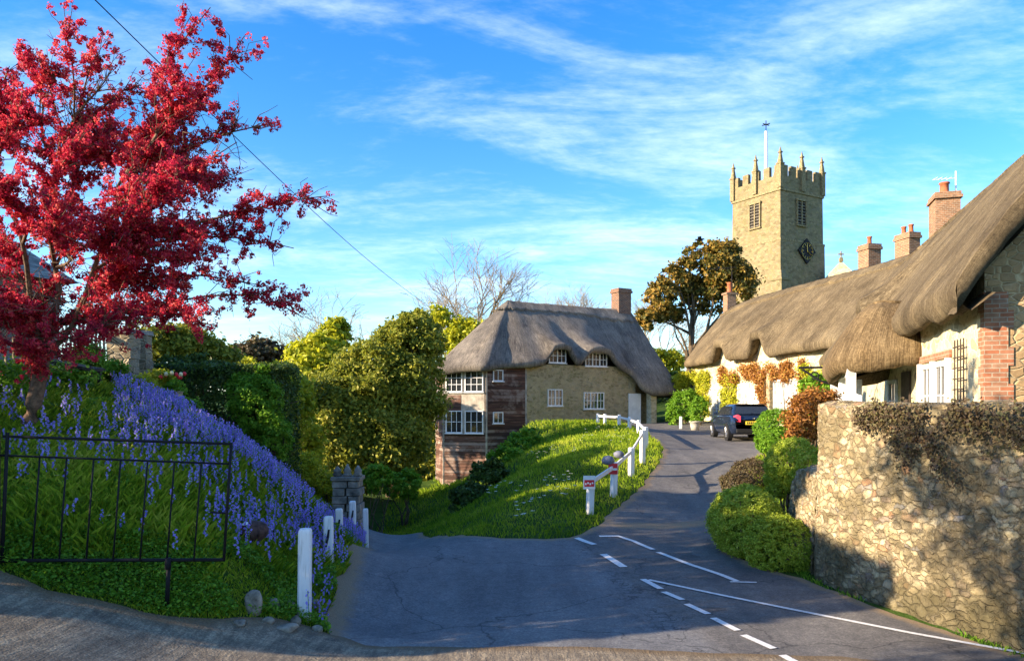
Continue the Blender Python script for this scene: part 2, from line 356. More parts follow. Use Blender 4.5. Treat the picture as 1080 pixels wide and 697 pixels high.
_W = np.linalg.solve(_A, np.concatenate([CP[:, 2], [0]]))
def ground(x, y):
    x = np.atleast_1d(np.asarray(x, float)); y = np.atleast_1d(np.asarray(y, float)); sh = x.shape
    x = x.ravel(); y = y.ravel(); out = np.empty(len(x))
    for i in range(0, len(x), 20000):
        d = (x[i:i+20000, None]-CP[None, :, 0])**2+(y[i:i+20000, None]-CP[None, :, 1])**2
        out[i:i+20000] = _phi(d)@_W[:-1]+_W[-1]
    xw = np.interp(y, [-6, 3.4, 7, 8.3, 9.6, 10.55, 12.5], [6.9, 6.1, 5.12, 4.75, 4.42, 4.28, 4.6])
    sm = lambda t: np.clip(t, 0, 1)**2*(3-2*np.clip(t, 0, 1))
    w = sm((x-.8)/1.2)*sm((y-2)/2)*sm((12.6-y)/1.4)*sm((xw+.28-x)/.2); out = out*(1-w)
    return out.reshape(sh)
def gz(x, y): return float(ground(x, y)[0])
def gp(px, py, y0=5.0, y1=70.0):
    """where the sight line of a pixel meets the ground"""
    Y = np.arange(y0, y1, .04); X = (px-HX)/F*Y; z = EYE-(py-HY)/F*Y
    k = np.argmax(z <= ground(X, Y)); k = k if k > 0 else 0
    return np.array((X[k], Y[k], gz(X[k], Y[k])))
def P(px, py, Y): return np.array(((px-HX)/F*Y, Y, EYE-(py-HY)/F*Y))
def proj(X, Y, Z): return HX+F*X/Y, HY+F*(EYE-Z)/Y

def inpoly(x, y, poly):
    poly = np.array(poly); n = len(poly); r = np.zeros(np.shape(x), bool); j = n-1
    for i in range(n):
        xi, yi = poly[i]; xj, yj = poly[j]
        c = ((yi > y) != (yj > y)) & (x < (xj-xi)*(y-yi)/((yj-yi)+1e-12)+xi)
        r ^= c; j = i
    return r
def pdist(x, y, poly, closed=True):
    poly = np.array(poly, float); d = np.full(np.shape(x), 1e9)
    for i in range(len(poly) if closed else len(poly)-1):
        a = poly[i]; b = poly[(i+1) % len(poly)]; ab = b-a; L = (ab**2).sum()+1e-12
        t = np.clip(((x-a[0])*ab[0]+(y-a[1])*ab[1])/L, 0, 1)
        d = np.minimum(d, np.hypot(x-a[0]-t*ab[0], y-a[1]-t*ab[1]))
    return d
def smooth_poly(pts, it=2):
    p = np.array(pts, float)
    for _ in range(it):
        q = np.roll(p, -1, 0); p = np.stack([p*.75+q*.25, p*.25+q*.75], 1).reshape(-1, 2)
    return p
def ragged(p, amp=.055, step=.16):
    out = []
    for i in range(len(p)):
        a = p[i]; b = p[(i+1) % len(p)]; k = max(1, int(np.hypot(*(b-a))/step)); out += [a+(b-a)*t/k for t in range(k)]
    out = np.array(out); rr = np.random.default_rng(4); n = len(out); q = rr.normal(size=(n, 2)); q = (q+np.roll(q, 1, 0)+np.roll(q, 2, 0))/1.7
    return out+q*amp*.6
ROAD = ragged(smooth_poly([(-1.55, 7.0), (-1.98, 8.0), (-2.12, 9.2), (-2.3, 10.6), (-2.5, 12.0), (-2.62, 13.2), (-2.9, 15), (-3.5, 17.5), (-5, 20.5), (-7.5, 24), (-9, 26), (-8, 27.5), (-5.5, 25), (-3.2, 21.5), (-2.0, 18), (-1.3, 15.5), (-.75, 14.05), (-.2, 13.5), (.8, 13.45), (1.4, 13.9), (2.0, 15.4), (3.1, 18.4), (4.15, 21.3), (4.9, 24.5), (5.3, 28), (5.6, 33), (5.7, 38), (5.9, 42), (6.2, 47), (11.5, 47), (11.2, 40), (11.9, 34.5), (12.4, 31), (10.5, 27.5), (8.6, 25.2), (7.0, 21.9), (5.75, 18.8), (4.5, 15.8), (3.75, 13.8), (3.5, 12.4), (3.75, 11.1), (4.1, 10.2), (4.5, 8.5), (5.1, 6.6), (5.9, 4.0), (6.5, 1), (6.5, -6), (-1, -6), (-1, 2), (-1.2, 5)], 2))
DRIVE = ragged(smooth_poly([(6.0, 4.5), (4.6, 6.95), (3.2, 7.22), (1.6, 7.42), (0, 7.5), (-1.2, 7.52), (-1.7, 7.65), (-1.95, 7.95), (-2.45, 7.55), (-3.0, 6.95), (-3.9, 6.85), (-4.8, 6.95), (-6, 6.8), (-7.8, 4.4), (-8.5, 4), (-8.5, 1.5), (-6, 1), (-1, 0.5), (5, .5)], 2))
def axis_(c, near, far, n, p=3.0):
    t = np.linspace(-1, 1, n); return t
def warp(lo, hi, c0, c1, step, nfar):
    mid = np.arange(c0, c1+1e-6, step); g = np.geomspace(step, 1, 2)
    a = c0-np.cumsum(np.geomspace(step, (c0-lo)/6, nfar)); a = a[::-1]*1.0
    b = c1+np.cumsum(np.geomspace(step, (hi-c1)/6, nfar))
    return np.concatenate([a, mid, b])
gx = warp(-700, 700, -13, 15, .14, 26); gy = warp(-300, 900, 3, 36, .14, 26)
GX, GY = np.meshgrid(gx, gy); GZ = ground(GX, GY)
rd = np.zeros(GX.shape); near = (np.abs(GX) < 14) & (GY > -8) & (GY < 50)
for poly in (ROAD, DRIVE):
    ins = inpoly(GX, GY, poly); dd = pdist(GX[near], GY[near], poly)
    e = np.zeros(GX.shape); e[near] = np.where(ins[near], np.clip(dd/.12, 0, 1), 0); rd = np.maximum(rd, e)
far_rough = (np.sin(GX*2.3+GY*1.1)*np.cos(GY*1.9-GX*.7))*.02
GZ2 = GZ-rd*.07+np.where(rd > 0, 0, far_rough)
ny, nx = GX.shape
idx = np.arange(ny*nx).reshape(ny, nx)
q = np.stack([idx[:-1, :-1], idx[:-1, 1:], idx[1:, 1:], idx[1:, :-1]], -1).reshape(-1, 4)
me = mesh_np('ground', np.stack([GX, GY, GZ2], -1), q.ravel(), np.arange(len(q))*4, np.full(len(q), 4), smooth=True)
def groundmat():
    m, n, b, o = newmat('turf_soil'); p = wpos(n)
    f = noise(n, p, 1.3, 6, .7); g = noise(n, p, 25, 4, .7)
    c = ramp(n, M(n, 'ADD', M(n, 'MULTIPLY', f, .6), M(n, 'MULTIPLY', g, .4)), [(.35, (.018, .035, .008)), (.5, (.045, .085, .015)), (.65, (.09, .13, .03))])
    n.links.new(c, b.inputs['Base Color']); b.inputs['Roughness'].default_value = .95; b.inputs['Specular IOR Level'].default_value = .05
    bump(n, b, g, .8, .05); return m
link('ground', me, groundmat(), kind='structure')

def tarmacmat():
    m, n, b, o = newmat('tarmac'); p = wpos(n)
    sx = N(n, 'ShaderNodeSeparateXYZ'); n.links.new(p, sx.inputs[0])
    fine = noise(n, p, 90, 3, .8); mid = noise(n, p, 6, 5, .7); big = noise(n, p, .55, 5, .65, .4)
    f = M(n, 'ADD', M(n, 'ADD', M(n, 'MULTIPLY', fine, .28), M(n, 'MULTIPLY', mid, .3)), M(n, 'MULTIPLY', big, .42))
    newer = ramp(n, f, [(.34, (.095, .096, .098)), (.5, (.155, .156, .157)), (.66, (.23, .228, .222))])
    older = ramp(n, f, [(.34, (.070, .066, .062)), (.5, (.125, .119, .112)), (.68, (.22, .205, .185))])
    # seam between the relaid patch and the older road
    wob = M(n, 'MULTIPLY', M(n, 'SUBTRACT', noise(n, p, 1.4, 3), .5), .5)
    d = M(n, 'SUBTRACT', M(n, 'ADD', sx.outputs[0], wob), M(n, 'ADD', M(n, 'MULTIPLY', sx.outputs[1], -.14), 3.05))
    seam = ramp(n, M(n, 'ADD', M(n, 'MULTIPLY', d, 4), .5, clamp=True), [(0, (0, 0, 0)), (1, (1, 1, 1))])
    c = mixc(n, seam, newer, older)
    vp = N(n, 'ShaderNodeTexVoronoi', feature='F1', distance='CHEBYCHEV'); vp.inputs['Scale'].default_value = .42; vp.inputs['Randomness'].default_value = .9; n.links.new(mapv(n, p, (1, .8, 1), (0, 0, R(9))), vp.inputs['Vector'])
    sv = N(n, 'ShaderNodeSeparateColor'); n.links.new(vp.outputs['Color'], sv.inputs[0])
    c = mixc(n, .8, c, ramp(n, sv.outputs[0], [(0, (.84, .84, .86)), (.5, (1, 1, 1)), (1, (1.16, 1.15, 1.12))]), 'MULTIPLY')
    vg = N(n, 'ShaderNodeTexVoronoi', feature='F1'); vg.inputs['Scale'].default_value = 55; n.links.new(p, vg.inputs['Vector'])
    s5 = N(n, 'ShaderNodeSeparateColor'); n.links.new(vg.outputs['Color'], s5.inputs[0])
    c = mixc(n, .55, c, ramp(n, s5.outputs[0], [(0, (.55, .55, .55)), (.6, (1, 1, 1)), (1, (1.6, 1.55, 1.45))]), 'MULTIPLY')
    trk = noise(n, mapv(n, p, (2.6, .35, 1), (0, 0, R(-8))), 1, 4, .6)
    c = mixc(n, .7, c, ramp(n, trk, [(.35, (.78, .78, .8)), (.65, (1.18, 1.17, 1.15))]), 'MULTIPLY')
    lc = N(n, 'ShaderNodeTexVoronoi', feature='DISTANCE_TO_EDGE'); lc.inputs['Scale'].default_value = .34
    lv = N(n, 'ShaderNodeVectorMath', operation='ADD'); ln = N(n, 'ShaderNodeTexNoise'); ln.inputs['Scale'].default_value = 1.3; ln.inputs['Detail'].default_value = 6
    n.links.new(p, ln.inputs['Vector']); n.links.new(p, lv.inputs[0]); n.links.new(ln.outputs['Color'], lv.inputs[1]); n.links.new(lv.outputs[0], lc.inputs['Vector'])
    c = mixc(n, M(n, 'MULTIPLY', ramp(n, lc.outputs['Distance'], [(0, (1, 1, 1)), (.006, (0, 0, 0))]), .7), c, (.02, .02, .022))
    # crack crazing near the seam
    vo = N(n, 'ShaderNodeTexVoronoi', feature='DISTANCE_TO_EDGE'); vo.inputs['Scale'].default_value = 2.6
    cv = N(n, 'ShaderNodeVectorMath', operation='ADD'); nn = N(n, 'ShaderNodeTexNoise'); nn.inputs['Scale'].default_value = 3; nn.inputs['Detail'].default_value = 4
    n.links.new(p, nn.inputs['Vector']); n.links.new(p, cv.inputs[0]); n.links.new(nn.outputs['Color'], cv.inputs[1]); n.links.new(cv.outputs[0], vo.inputs['Vector'])
    cr = ramp(n, vo.outputs['Distance'], [(0, (1, 1, 1)), (.05, (0, 0, 0))])
    nearseam = M(n, 'SUBTRACT', 1.0, M(n, 'MULTIPLY', M(n, 'ABSOLUTE', M(n, 'ADD', d, .10)), 1.8), clamp=True)
    mask = M(n, 'MULTIPLY', M(n, 'MULTIPLY', nearseam, cr), ramp(n, noise(n, p, 1.4, 2), [(.40, (0, 0, 0)), (.52, (1, 1, 1))]))
    c = mixc(n, M(n, 'MULTIPLY', mask, .9), c, (.012, .012, .014))
    # grit lying along the road edge and across the lane mouth
    a = N(n, 'ShaderNodeAttribute'); a.attribute_name = 'edge'
    gn = noise(n, p, 3.5, 6, .75)
    gm = M(n, 'SUBTRACT', M(n, 'ADD', a.outputs['Fac'], M(n, 'MULTIPLY', gn, 1.1)), .82, clamp=True)
    gcol = ramp(n, fine, [(.3, (.15, .105, .06)), (.7, (.34, .25, .15))])
    c = mixc(n, M(n, 'MULTIPLY', gm, 2.4, clamp=True), c, gcol)
    n.links.new(c, b.inputs['Base Color']); b.inputs['Roughness'].default_value = .82; b.inputs['Specular IOR Level'].default_value = .35
    bump(n, b, M(n, 'ADD', fine, M(n, 'MULTIPLY', mid, .5)), .45, .012)
    return m
def drivemat():
    m, n, b, o = newmat('worn_concrete'); p = wpos(n)
    fine = noise(n, p, 60, 4, .8); mid = noise(n, p, 5, 5, .7)
    st = noise(n, mapv(n, p, (16, 1.6, 1), (0, 0, R(-14))), 1, 4, .7)
    f = M(n, 'ADD', M(n, 'MULTIPLY', fine, .4), M(n, 'ADD', M(n, 'MULTIPLY', mid, .3), M(n, 'MULTIPLY', st, .3)))
    c = ramp(n, f, [(.38, (.075, .062, .048)), (.5, (.21, .175, .125)), (.60, (.42, .35, .24))])
    vs_ = N(n, 'ShaderNodeTexVoronoi', feature='F1'); vs_.inputs['Scale'].default_value = 48; n.links.new(p, vs_.inputs['Vector'])
    sg_ = N(n, 'ShaderNodeSeparateColor'); n.links.new(vs_.outputs['Color'], sg_.inputs[0])
    c = mixc(n, .35, c, ramp(n, sg_.outputs[0], [(0, (.45, .43, .42)), (.5, (.9, .88, .85)), (1, (1.5, 1.4, 1.25))]), 'MULTIPLY')
    a = N(n, 'ShaderNodeAttribute'); a.attribute_name = 'edge'
    gm = M(n, 'SUBTRACT', M(n, 'ADD', a.outputs['Fac'], noise(n, p, 4, 5, .7)), .9, clamp=True)
    c = mixc(n, M(n, 'MULTIPLY', gm, 2, clamp=True), c, ramp(n, fine, [(.3, (.09, .06, .035)), (.7, (.22, .16, .09))]))
    n.links.new(c, b.inputs['Base Color']); b.inputs['Roughness'].default_value = .9
    bump(n, b, M(n, 'ADD', M(n, 'ADD', M(n, 'MULTIPLY', fine, .6), st), M(n, 'MULTIPLY', vs_.outputs['Distance'], -.35)), .8, .018)
    return m
def sheet(name, poly, step, lift, mat, edgew=.3, extra=None, **tags):
    poly = np.array(poly, float)
    # densify outline
    pts = []
    for i in range(len(poly)):
        a = poly[i]; b = poly[(i+1) % len(poly)]; k = max(1, int(np.hypot(*(b-a))/step))
        for t in range(k): pts.append(a+(b-a)*t/k)
    nb = len(pts); lo = poly.min(0); hi = poly.max(0)
    xs, ys = np.meshgrid(np.arange(lo[0], hi[0], step), np.arange(lo[1], hi[1], step)); xs = xs.ravel(); ys = ys.ravel()
    ok = inpoly(xs, ys, poly); xs = xs[ok]; ys = ys[ok]; d = pdist(xs, ys, poly); ok = d > step*.45; xs = xs[ok]; ys = ys[ok]
    allp = [Vector(p) for p in pts]+[Vector((a, b)) for a, b in zip(xs, ys)]
    res = geometry.delaunay_2d_cdt(allp, [], [list(range(nb))], 1, 1e-5)
    V = np.array([(v.x, v.y) for v in res[0]]); Z = ground(V[:, 0], V[:, 1])+lift
    e = np.clip(1-pdist(V[:, 0], V[:, 1], poly)/edgew, 0, 1)
    if extra is not None: e = np.maximum(e, extra(V[:, 0], V[:, 1]))
    fs = []
    for f in res[2]:
        a, b, c = V[f[0]], V[f[1]], V[f[2]]
        if (b[0]-a[0])*(c[1]-a[1])-(b[1]-a[1])*(c[0]-a[0]) < 0: f = f[::-1]
        fs.append(tuple(f))
    return mk(name, np.column_stack([V, Z]), fs, mat, smooth=True, attrs={'edge': e}, **tags)
def road_extra(x, y):
    c1 = np.array([(2.2, 14.6), (3.8, 14.9)])
    s_ = 1.25-pdist(x, y, c1, False)/.32
    lft = .95-np.abs(x+2.0+(y-8)*.115)/.42
    lft = np.where((y > 6.8) & (y < 13.5), lft, 0)
    return np.clip(np.maximum(s_, lft), 0, 1)
sheet('road', ROAD, .22, .004, tarmacmat(), .22, road_extra, kind='structure')
sheet('driveway', DRIVE, .16, .010, drivemat(), .35, kind='structure')
# painted markings
def paintmat():
    m, n, b, o = newmat('road_paint'); p = wpos(n)
    f = noise(n, p, 30, 5, .75)
    n.links.new(ramp(n, f, [(.30, (.20, .20, .20)), (.42, (.62, .62, .60)), (.7, (.8, .8, .78))]), b.inputs['Base Color']); b.inputs['Roughness'].default_value = .7
    return m
m_paint = paintmat()
def stripe(pix, w, mb):
    pts = [gp(*p) for p in pix]
    q = []
    for a, b in zip(pts[:-1], pts[1:]):
        k = max(1, int(np.linalg.norm(b-a)/.2)); q += [a+(b-a)*t/k for t in range(k)]
    q.append(pts[-1]); V = []
    for i, p in enumerate(q):
        d = q[min(i+1, len(q)-1)]-q[max(i-1, 0)]; d = d[:2]/np.linalg.norm(d[:2]); nrm = np.array((-d[1], d[0]))*w/2
        for sgn in (1, 0, -1):
            x, y = p[:2]+nrm*sgn; V.append((x, y, gz(x, y)+.014))
    Fs = []
    for i in range(len(q)-1):
        for k in (0, 1): Fs.append((3*i+k, 3*i+k+1, 3*i+4+k, 3*i+3+k))
    mb.add(V, Fs)
mb = MB()
stripe([(608, 568), (627, 575)], .11, mb); stripe([(636, 585), (658, 599)], .12, mb)
stripe([(632, 566.5), (652, 566), (668, 571), (689, 580)], .09, mb)
stripe([(694, 583), (730, 597), (760, 607), (777, 613.5)], .09, mb); stripe([(770, 614.3), (798, 615.2)], .06, mb)
stripe([(678, 611.5), (697, 622)], .09, mb); stripe([(684, 612.5), (760, 628), (840, 645), (960, 668), (1100, 694)], .07, mb)
for a, b in (((700, 625), (720, 634)), ((724, 638.5), (747, 649)), ((752, 653), (778, 666)), ((784, 671), (816, 686)), ((825, 692), (860, 712))): stripe([a, b], .085, mb)
mb.build('road_markings', m_paint, kind='structure')

# ------------------------------------------------------------------ building helpers
Z3 = np.array((0, 0, 1.0))
def v2(x, y): return np.array((x, y, 0.0))
def wallquad(name, a, b, z0, z1, mat, parent, thick=.3, n=None, **kw):
    """upright wall from a to b (2D), thickness away from the outward normal n"""
    a = np.array(a, float); b = np.array(b, float); d = b-a; d /= np.linalg.norm(d)
    if n is None: n = np.array((d[1], -d[0]))
    o = np.array((a[0], a[1], z0)); ux = np.array((*(b-a), 0)); uy = np.array((*(-np.array(n)*thick), 0))
    return MB().obox(o, ux, uy, (0, 0, z1-z0)).build(name, mat, parent, **kw)
def window(parent, c, u, n, w, h, nx, ny, lights=1, frame_mat=None, glass=None, name='window', fw=.05, depth=.06, sill=True, label=None):
    """c: centre bottom on the wall face; u along wall; n outward"""
    c = np.array(c, float); u = np.array((*u, 0.)); n = np.array((*n, 0.)); fm = frame_mat or m_white
    m = MB(); bx = lambda x0, x1, z0, z1, d0, d1: m.obox(c+u*x0+Z3*z0+n*d0, u*(x1-x0), n*(d1-d0), Z3*(z1-z0))
    bx(-w/2, -w/2+fw, 0, h, .004, depth); bx(w/2-fw, w/2, 0, h, .004, depth)
    bx(-w/2+fw, w/2-fw, 0, fw, .004, depth); bx(-w/2+fw, w/2-fw, h-fw, h, .004, depth)
    for k in range(1, lights):
        x = -w/2+w*k/lights; bx(x-fw*.6, x+fw*.6, fw, h-fw, .006, depth-.003)
    f = m.build(name, fm, parent)
    if label: f['label'] = label
    g = MB().obox(c-u*(w/2-fw*.9)+Z3*fw*.9+n*.006, u*(w-fw*1.8), n*.012, Z3*(h-fw*1.8)).build('pane', glass or m_glass, f)
    m = MB(); lw = w/lights
    for L in range(lights):
        x0 = -w/2+L*lw+fw*.6; x1 = x0+lw-fw*1.2
        for i in range(1, nx): x = x0+(x1-x0)*i/nx; m.obox(c+u*(x-.014)+Z3*fw+n*.02, u*.028, n*.02, Z3*(h-2*fw))
        for j in range(1, ny): z = fw+(h-2*fw)*j/ny; m.obox(c+u*x0+Z3*(z-.014)+n*.02, u*(x1-x0), n*.017, Z3*.028)
    if m.V: m.build('glazing_bars', fm, f)
    if sill: MB().obox(c-u*(w/2+.05)-Z3*.05+n*.003, u*(w+.1), n*(depth+.05), Z3*.048).build('sill', fm, f)
    return f
def resample(pts, step):
    pts = [np.array(p, float) for p in pts]; out = []
    for a, b in zip(pts[:-1], pts[1:]):
        k = max(1, int(round(np.linalg.norm((b-a)[3:6])/step))); out += [a+(b-a)*t/k for t in range(k)]
    out.append(pts[-1]); return np.array(out)
def vnoise(P_, sc, seed=0):
    """cheap smooth value noise"""
    q = P_*sc+seed*17.3; i = np.floor(q).astype(int); f = q-i; f = f*f*(3-2*f); r = 0
    for dx in (0, 1):
        for dy in (0, 1):
            for dz in (0, 1):
                h = np.sin((i[..., 0]+dx)*127.1+(i[..., 1]+dy)*311.7+(i[..., 2]+dz)*74.7)*43758.5453
                h = h-np.floor(h)
                r = r+h*np.where(dx, f[..., 0], 1-f[..., 0])*np.where(dy, f[..., 1], 1-f[..., 1])*np.where(dz, f[..., 2], 1-f[..., 2])
    return r-.5
def thatch(parent, pairs, closed=False, mat=None, thick=.36, lift=None, bulge=.12, nrow=16, name='roof', rough=.05, ridge=True, ridge_v=.16, wallin=.75, step=.28, flare=0, capends=True, smoothit=3, ridge_thick=.09, scallop=1.0, gable=0):
    """pairs: rows (ridge xyz, eave xyz) walked along the eave; gives a thick rounded coat of thatch plus a raised ridge cap"""
    A = [np.concatenate([np.array(r, float), np.array(e, float)]) for r, e in pairs]
    if closed: A.append(A[0])
    Q = resample(A, step)
    if closed: Q = Q[:-1]
    for _ in range(smoothit):
        if closed: Q = .25*np.roll(Q, 1, 0)+.5*Q+.25*np.roll(Q, -1, 0)
        else: Q[1:-1] = .25*Q[:-2]+.5*Q[1:-1]+.25*Q[2:]
    Rg = Q[:, :3]; E = Q[:, 3:].copy(); n = len(Q)
    nxt = np.roll(E, -1, 0); prv = np.roll(E, 1, 0)
    if not closed: nxt[-1] = E[-1]; prv[0] = E[0]
    seg = np.linalg.norm(np.diff(E, axis=0), axis=1); S = np.concatenate([[0], np.cumsum(seg)])
    inw = Rg-E; inw[:, 2] = 0; tan = nxt-prv; tan[:, 2] = 0; tan /= np.linalg.norm(tan, axis=1)[:, None]+1e-9
    perp = np.stack([-tan[:, 1], tan[:, 0], tan[:, 2]*0], 1); sg = np.sign((perp*inw).sum(1)); sg[sg == 0] = 1
    inh = perp*sg[:, None]
    L = np.zeros(n) if lift is None else np.array([lift(e) for e in E])
    rows = []; uvs = []
    slen = np.linalg.norm(E-Rg, axis=1)
    for r in range(nrow+1):
        v = r/nrow
        p = Rg+(E-Rg)*v; p[:, 2] += bulge*math.sin(math.pi*v)**.8*(1-.3*v)*2 if bulge else 0
        p[:, 2] += flare*(v**5)
        p[:, 2] += L*v**3.2
        p += -inh*(L*.10*v**6)[:, None]
        rows.append(p); uvs.append(np.stack([S[:n], slen*v], 1))
    base = rows[-1]; down = Z3
    slope = (E[:, 2]-Rg[:, 2])/(np.linalg.norm((E-Rg)[:, :2], axis=1)+1e-6); slope = np.clip(-slope, .2, 1.5)
    for k, (dn, inn) in enumerate(((.10, -.015), (.22, .0), (.32, .07), (.36, .16))):
        rows.append(base-Z3*dn*thick/.36+inh*inn*thick/.36); uvs.append(np.stack([S[:n], slen+.1*(k+1)], 1))
    und = base-Z3*thick+inh*.16*thick/.36
    for k in (.5, 1.0):
        w = und+inh*wallin*k; w[:, 2] += slope*wallin*k*.75; rows.append(w); uvs.append(np.stack([S[:n], slen+.5+k], 1))
    G = np.stack(rows)  # rows, n, 3
    nz = vnoise(G, .9, 1)*rough*2.2+vnoise(G, 3.1, 2)*rough+vnoise(G, 9.0, 3)*rough*.55
    G = G+nz[..., None]*np.array((.25, .25, 1.0))
    nr = G.shape[0]; top = nrow+4
    idx = np.arange(nr*n).reshape(nr, n); fs = []; cols = n if closed else n-1
    for r in range(nr-1):
        for c in range(cols): c2 = (c+1) % n; fs.append((idx[r, c], idx[r+1, c], idx[r+1, c2], idx[r, c2]))
    if gable:   # last end: thick verge face and the underside of the overhang
        k = max(2, int(gable/step)); low = G[:nrow+1, n-1-k:n]-Z3*thick*1.05
        b0 = G.size//3; kk = k+1; G = np.concatenate([G.reshape(-1, 3), low.reshape(-1, 3)]); uvs.append(np.tile([[.3, .3]], (len(low.reshape(-1, 3)), 1)))
        li = b0+np.arange((nrow+1)*kk).reshape(nrow+1, kk)
        for r in range(nrow):
            fs.append((idx[r, n-1], idx[r+1, n-1], li[r+1, -1], li[r, -1]))
            for c in range(k): fs.append((li[r, c], li[r, c+1], li[r+1, c+1], li[r+1, c]))
    if not closed and capends:
        for c in ((0,) if gable else (0, n-1)):
            loop = [idx[r, c] for r in range(nr)]; fs.append(tuple(loop if c else loop[::-1]))
    # orientation: check the first face normal points up
    def fix(fs, G):
        a, b, c, d = [G.reshape(-1, 3)[i] for i in fs[n//2+ (cols if nr > 3 else 0)]]
        if np.cross(b-a, c-a)[2] < 0: return [f[::-1] for f in fs]
        return fs
    o = mk(name, G, fix(fs, G), mat, parent, smooth=True, uv=np.concatenate(uvs))
    if ridge:
        rows = []; uvs = []; K = 6
        sc_ = (np.abs(((S[:n]/.95) % 1)-.5)*2)
        for r in range(K+1):
            v = r/K*(ridge_v*(1+.28*(sc_-.5)*scallop))
            p = Rg+(E-Rg)*v[:, None]; p[:, 2] += bulge*2*np.sin(np.pi*v)**.8*(1-.3*v) if bulge else 0
            th = ridge_thick*(1.0 if r else 1.25); p = p+(Z3*.8)[None]*th-inh*th*.7; p[:, 2] += vnoise(p, 4, 5)*.05
            rows.append(p); uvs.append(np.stack([S[:n], slen*v], 1))
        rows.append(rows[-1]+(-Z3*.16+inh*.13)[:]*(ridge_thick/.09)); uvs.append(uvs[-1]+.1)
        rows.insert(0, Rg+(E-Rg)*0-Z3*.1); uvs.insert(0, uvs[0])
        G2 = np.stack(rows); nr2 = G2.shape[0]; idx = np.arange(nr2*n).reshape(nr2, n); fs = []
        for r in range(nr2-1):
            for c in range(cols): c2 = (c+1) % n; fs.append((idx[r, c], idx[r+1, c], idx[r+1, c2], idx[r, c2]))
        if not closed:
            for c in (0, n-1): loop = [idx[r, c] for r in range(nr2)]; fs.append(tuple(loop if c else loop[::-1]))
        a, b, c, d = [G2.reshape(-1, 3)[i] for i in fs[cols*2+n//2]]
        if np.cross(b-a, c-a)[2] < 0: fs = [f[::-1] for f in fs]
        mk('ridge_cap', G2, fs, mat, o, smooth=True, uv=np.concatenate(uvs))
    return o
def chimney(parent, c, w, d, z0, z1, ang, mat, pots=1, capmat=None, potmat=None, pot_h=.45, pot_r=.13, flash=True, label=None):
    m = MB().cbox((c[0], c[1], z0), w, d, z1-z0-.28, ang); m.cbox((c[0], c[1], z1-.28), w*1.16, d*1.16, .13, ang); m.cbox((c[0], c[1], z1-.15), w*1.06, d*1.06, .15, ang)
    o = m.build('chimney', mat, parent)
    for k in range(pots):
        s_ = (k-(pots-1)/2)*w*.5; x = c[0]+math.cos(ang)*s_; y = c[1]+math.sin(ang)*s_
        MB().lathe((x, y, z1), [(pot_r*1.15, 0), (pot_r*1.1, .06), (pot_r*.95, .1), (pot_r*.9, pot_h-.08), (pot_r*1.15, pot_h-.06), (pot_r*1.1, pot_h), (pot_r*.8, pot_h), (pot_r*.75, pot_h-.1)], 12).build('chimney_pot', potmat or m_terracotta, o, smooth=True)
    if flash: MB().cbox((c[0], c[1], z0), w*1.35, d*1.35, .28, ang, .8).build('flashing', m_lead, o)
    if label: o['label'] = label
    return o

# ------------------------------------------------------------------ far cottage
fA = np.array((.79, 42.3)); fu = np.array((.871, .49)); fu /= np.linalg.norm(fu); fn = np.array((fu[1], -fu[0]))
def FP(a, out=0.0, z=0.0): p = fA+fu*a+fn*out; return np.array((p[0], p[1], z))
cot = thing('thatched_cottage', 'grey thatched stone cottage with a boarded many-sided end, beyond the grass verge', 'cottage', FP(3.8, -3, 1.3), 'thatched cottages')
zb = .8; DEP = 6.0; LW = 7.7
MB().obox(FP(0, 0, zb-.3), (*(fu*LW), 0), (*(-fn*DEP), 0), Z3*(5.05-zb)).build('wall', m_rubble, cot)
MB().obox(FP(LW+.002, -1.5, zb), (*(fu*2.9), 0), (*(-fn*(DEP-1.5)), 0), Z3*3.2).build('wall', m_rubble, cot, label='low stone wall at the back of the porch')
# boarded octagonal end
c2 = fA-fu*.02; c1 = np.array((-1.39, 41.1)); c0 = np.array((-3.76, 41.76)); cm = np.array((-4.35, 43.6)); cn = np.array((-3.9, 46.0)); cp = np.array((-2.0, 47.2))
octp = [c2, c1, c0, cm, cn, cp]
def boards(name, a, b, z0, z1, mat, parent, bh=.17):
    a = np.array((*a, 0.)); b = np.array((*b, 0.)); d = (b-a)/np.linalg.norm(b-a); n = np.array((d[1], -d[0], 0)); 
    if n@(np.array((-1.0, 44.3, 0))-(a+b)/2) > 0: n = -n
    V = []; Fs = []; k = int((z1-z0)/bh)
    for i in range(k+1):
        z = z0+i*bh; zz = min(z+bh, z1)
        o = len(V); V += [a+n*.035+Z3*z, b+n*.035+Z3*z, b+n*.008+Z3*zz, a+n*.008+Z3*zz]; Fs.append((o, o+1, o+2, o+3))
        if i: Fs.append((o-2, o-1, o, o+1)[::-1])
    me_ = mk(name, V, Fs, mat, parent); return me_, d[:2], n[:2]
zoct0, zoct1 = -2.3, 4.75
V = [(*p, z) for z in (zoct0, zoct1) for p in octp]; k = 6
mk('timber_core', V, [tuple(range(6))[::-1], tuple(range(6, 12))]+[(i, (i+1) % 6, (i+1) % 6+6, i+6) for i in range(6)], m_dark, cot)
faces_ = []
for i, (a, b) in enumerate(zip(octp[:-1], octp[1:])):
    w_, d_, n_ = boards('boarded_wall', a, b, zoct0, zoct1, m_board, cot); faces_.append((a, b, d_, n_))
mc = MB()
for p in octp[:4]: mc.cbox((p[0], p[1], zoct0), .09, .09, zoct1-zoct0, math.atan2(.49, .871)*.5)
mc.build('corner_boards', m_boardpale, cot)
a, b, d_, n_ = faces_[1]     # lit face c1 -> c0
if d_[0] < 0: d_ = -d_
mid = (a+b)/2
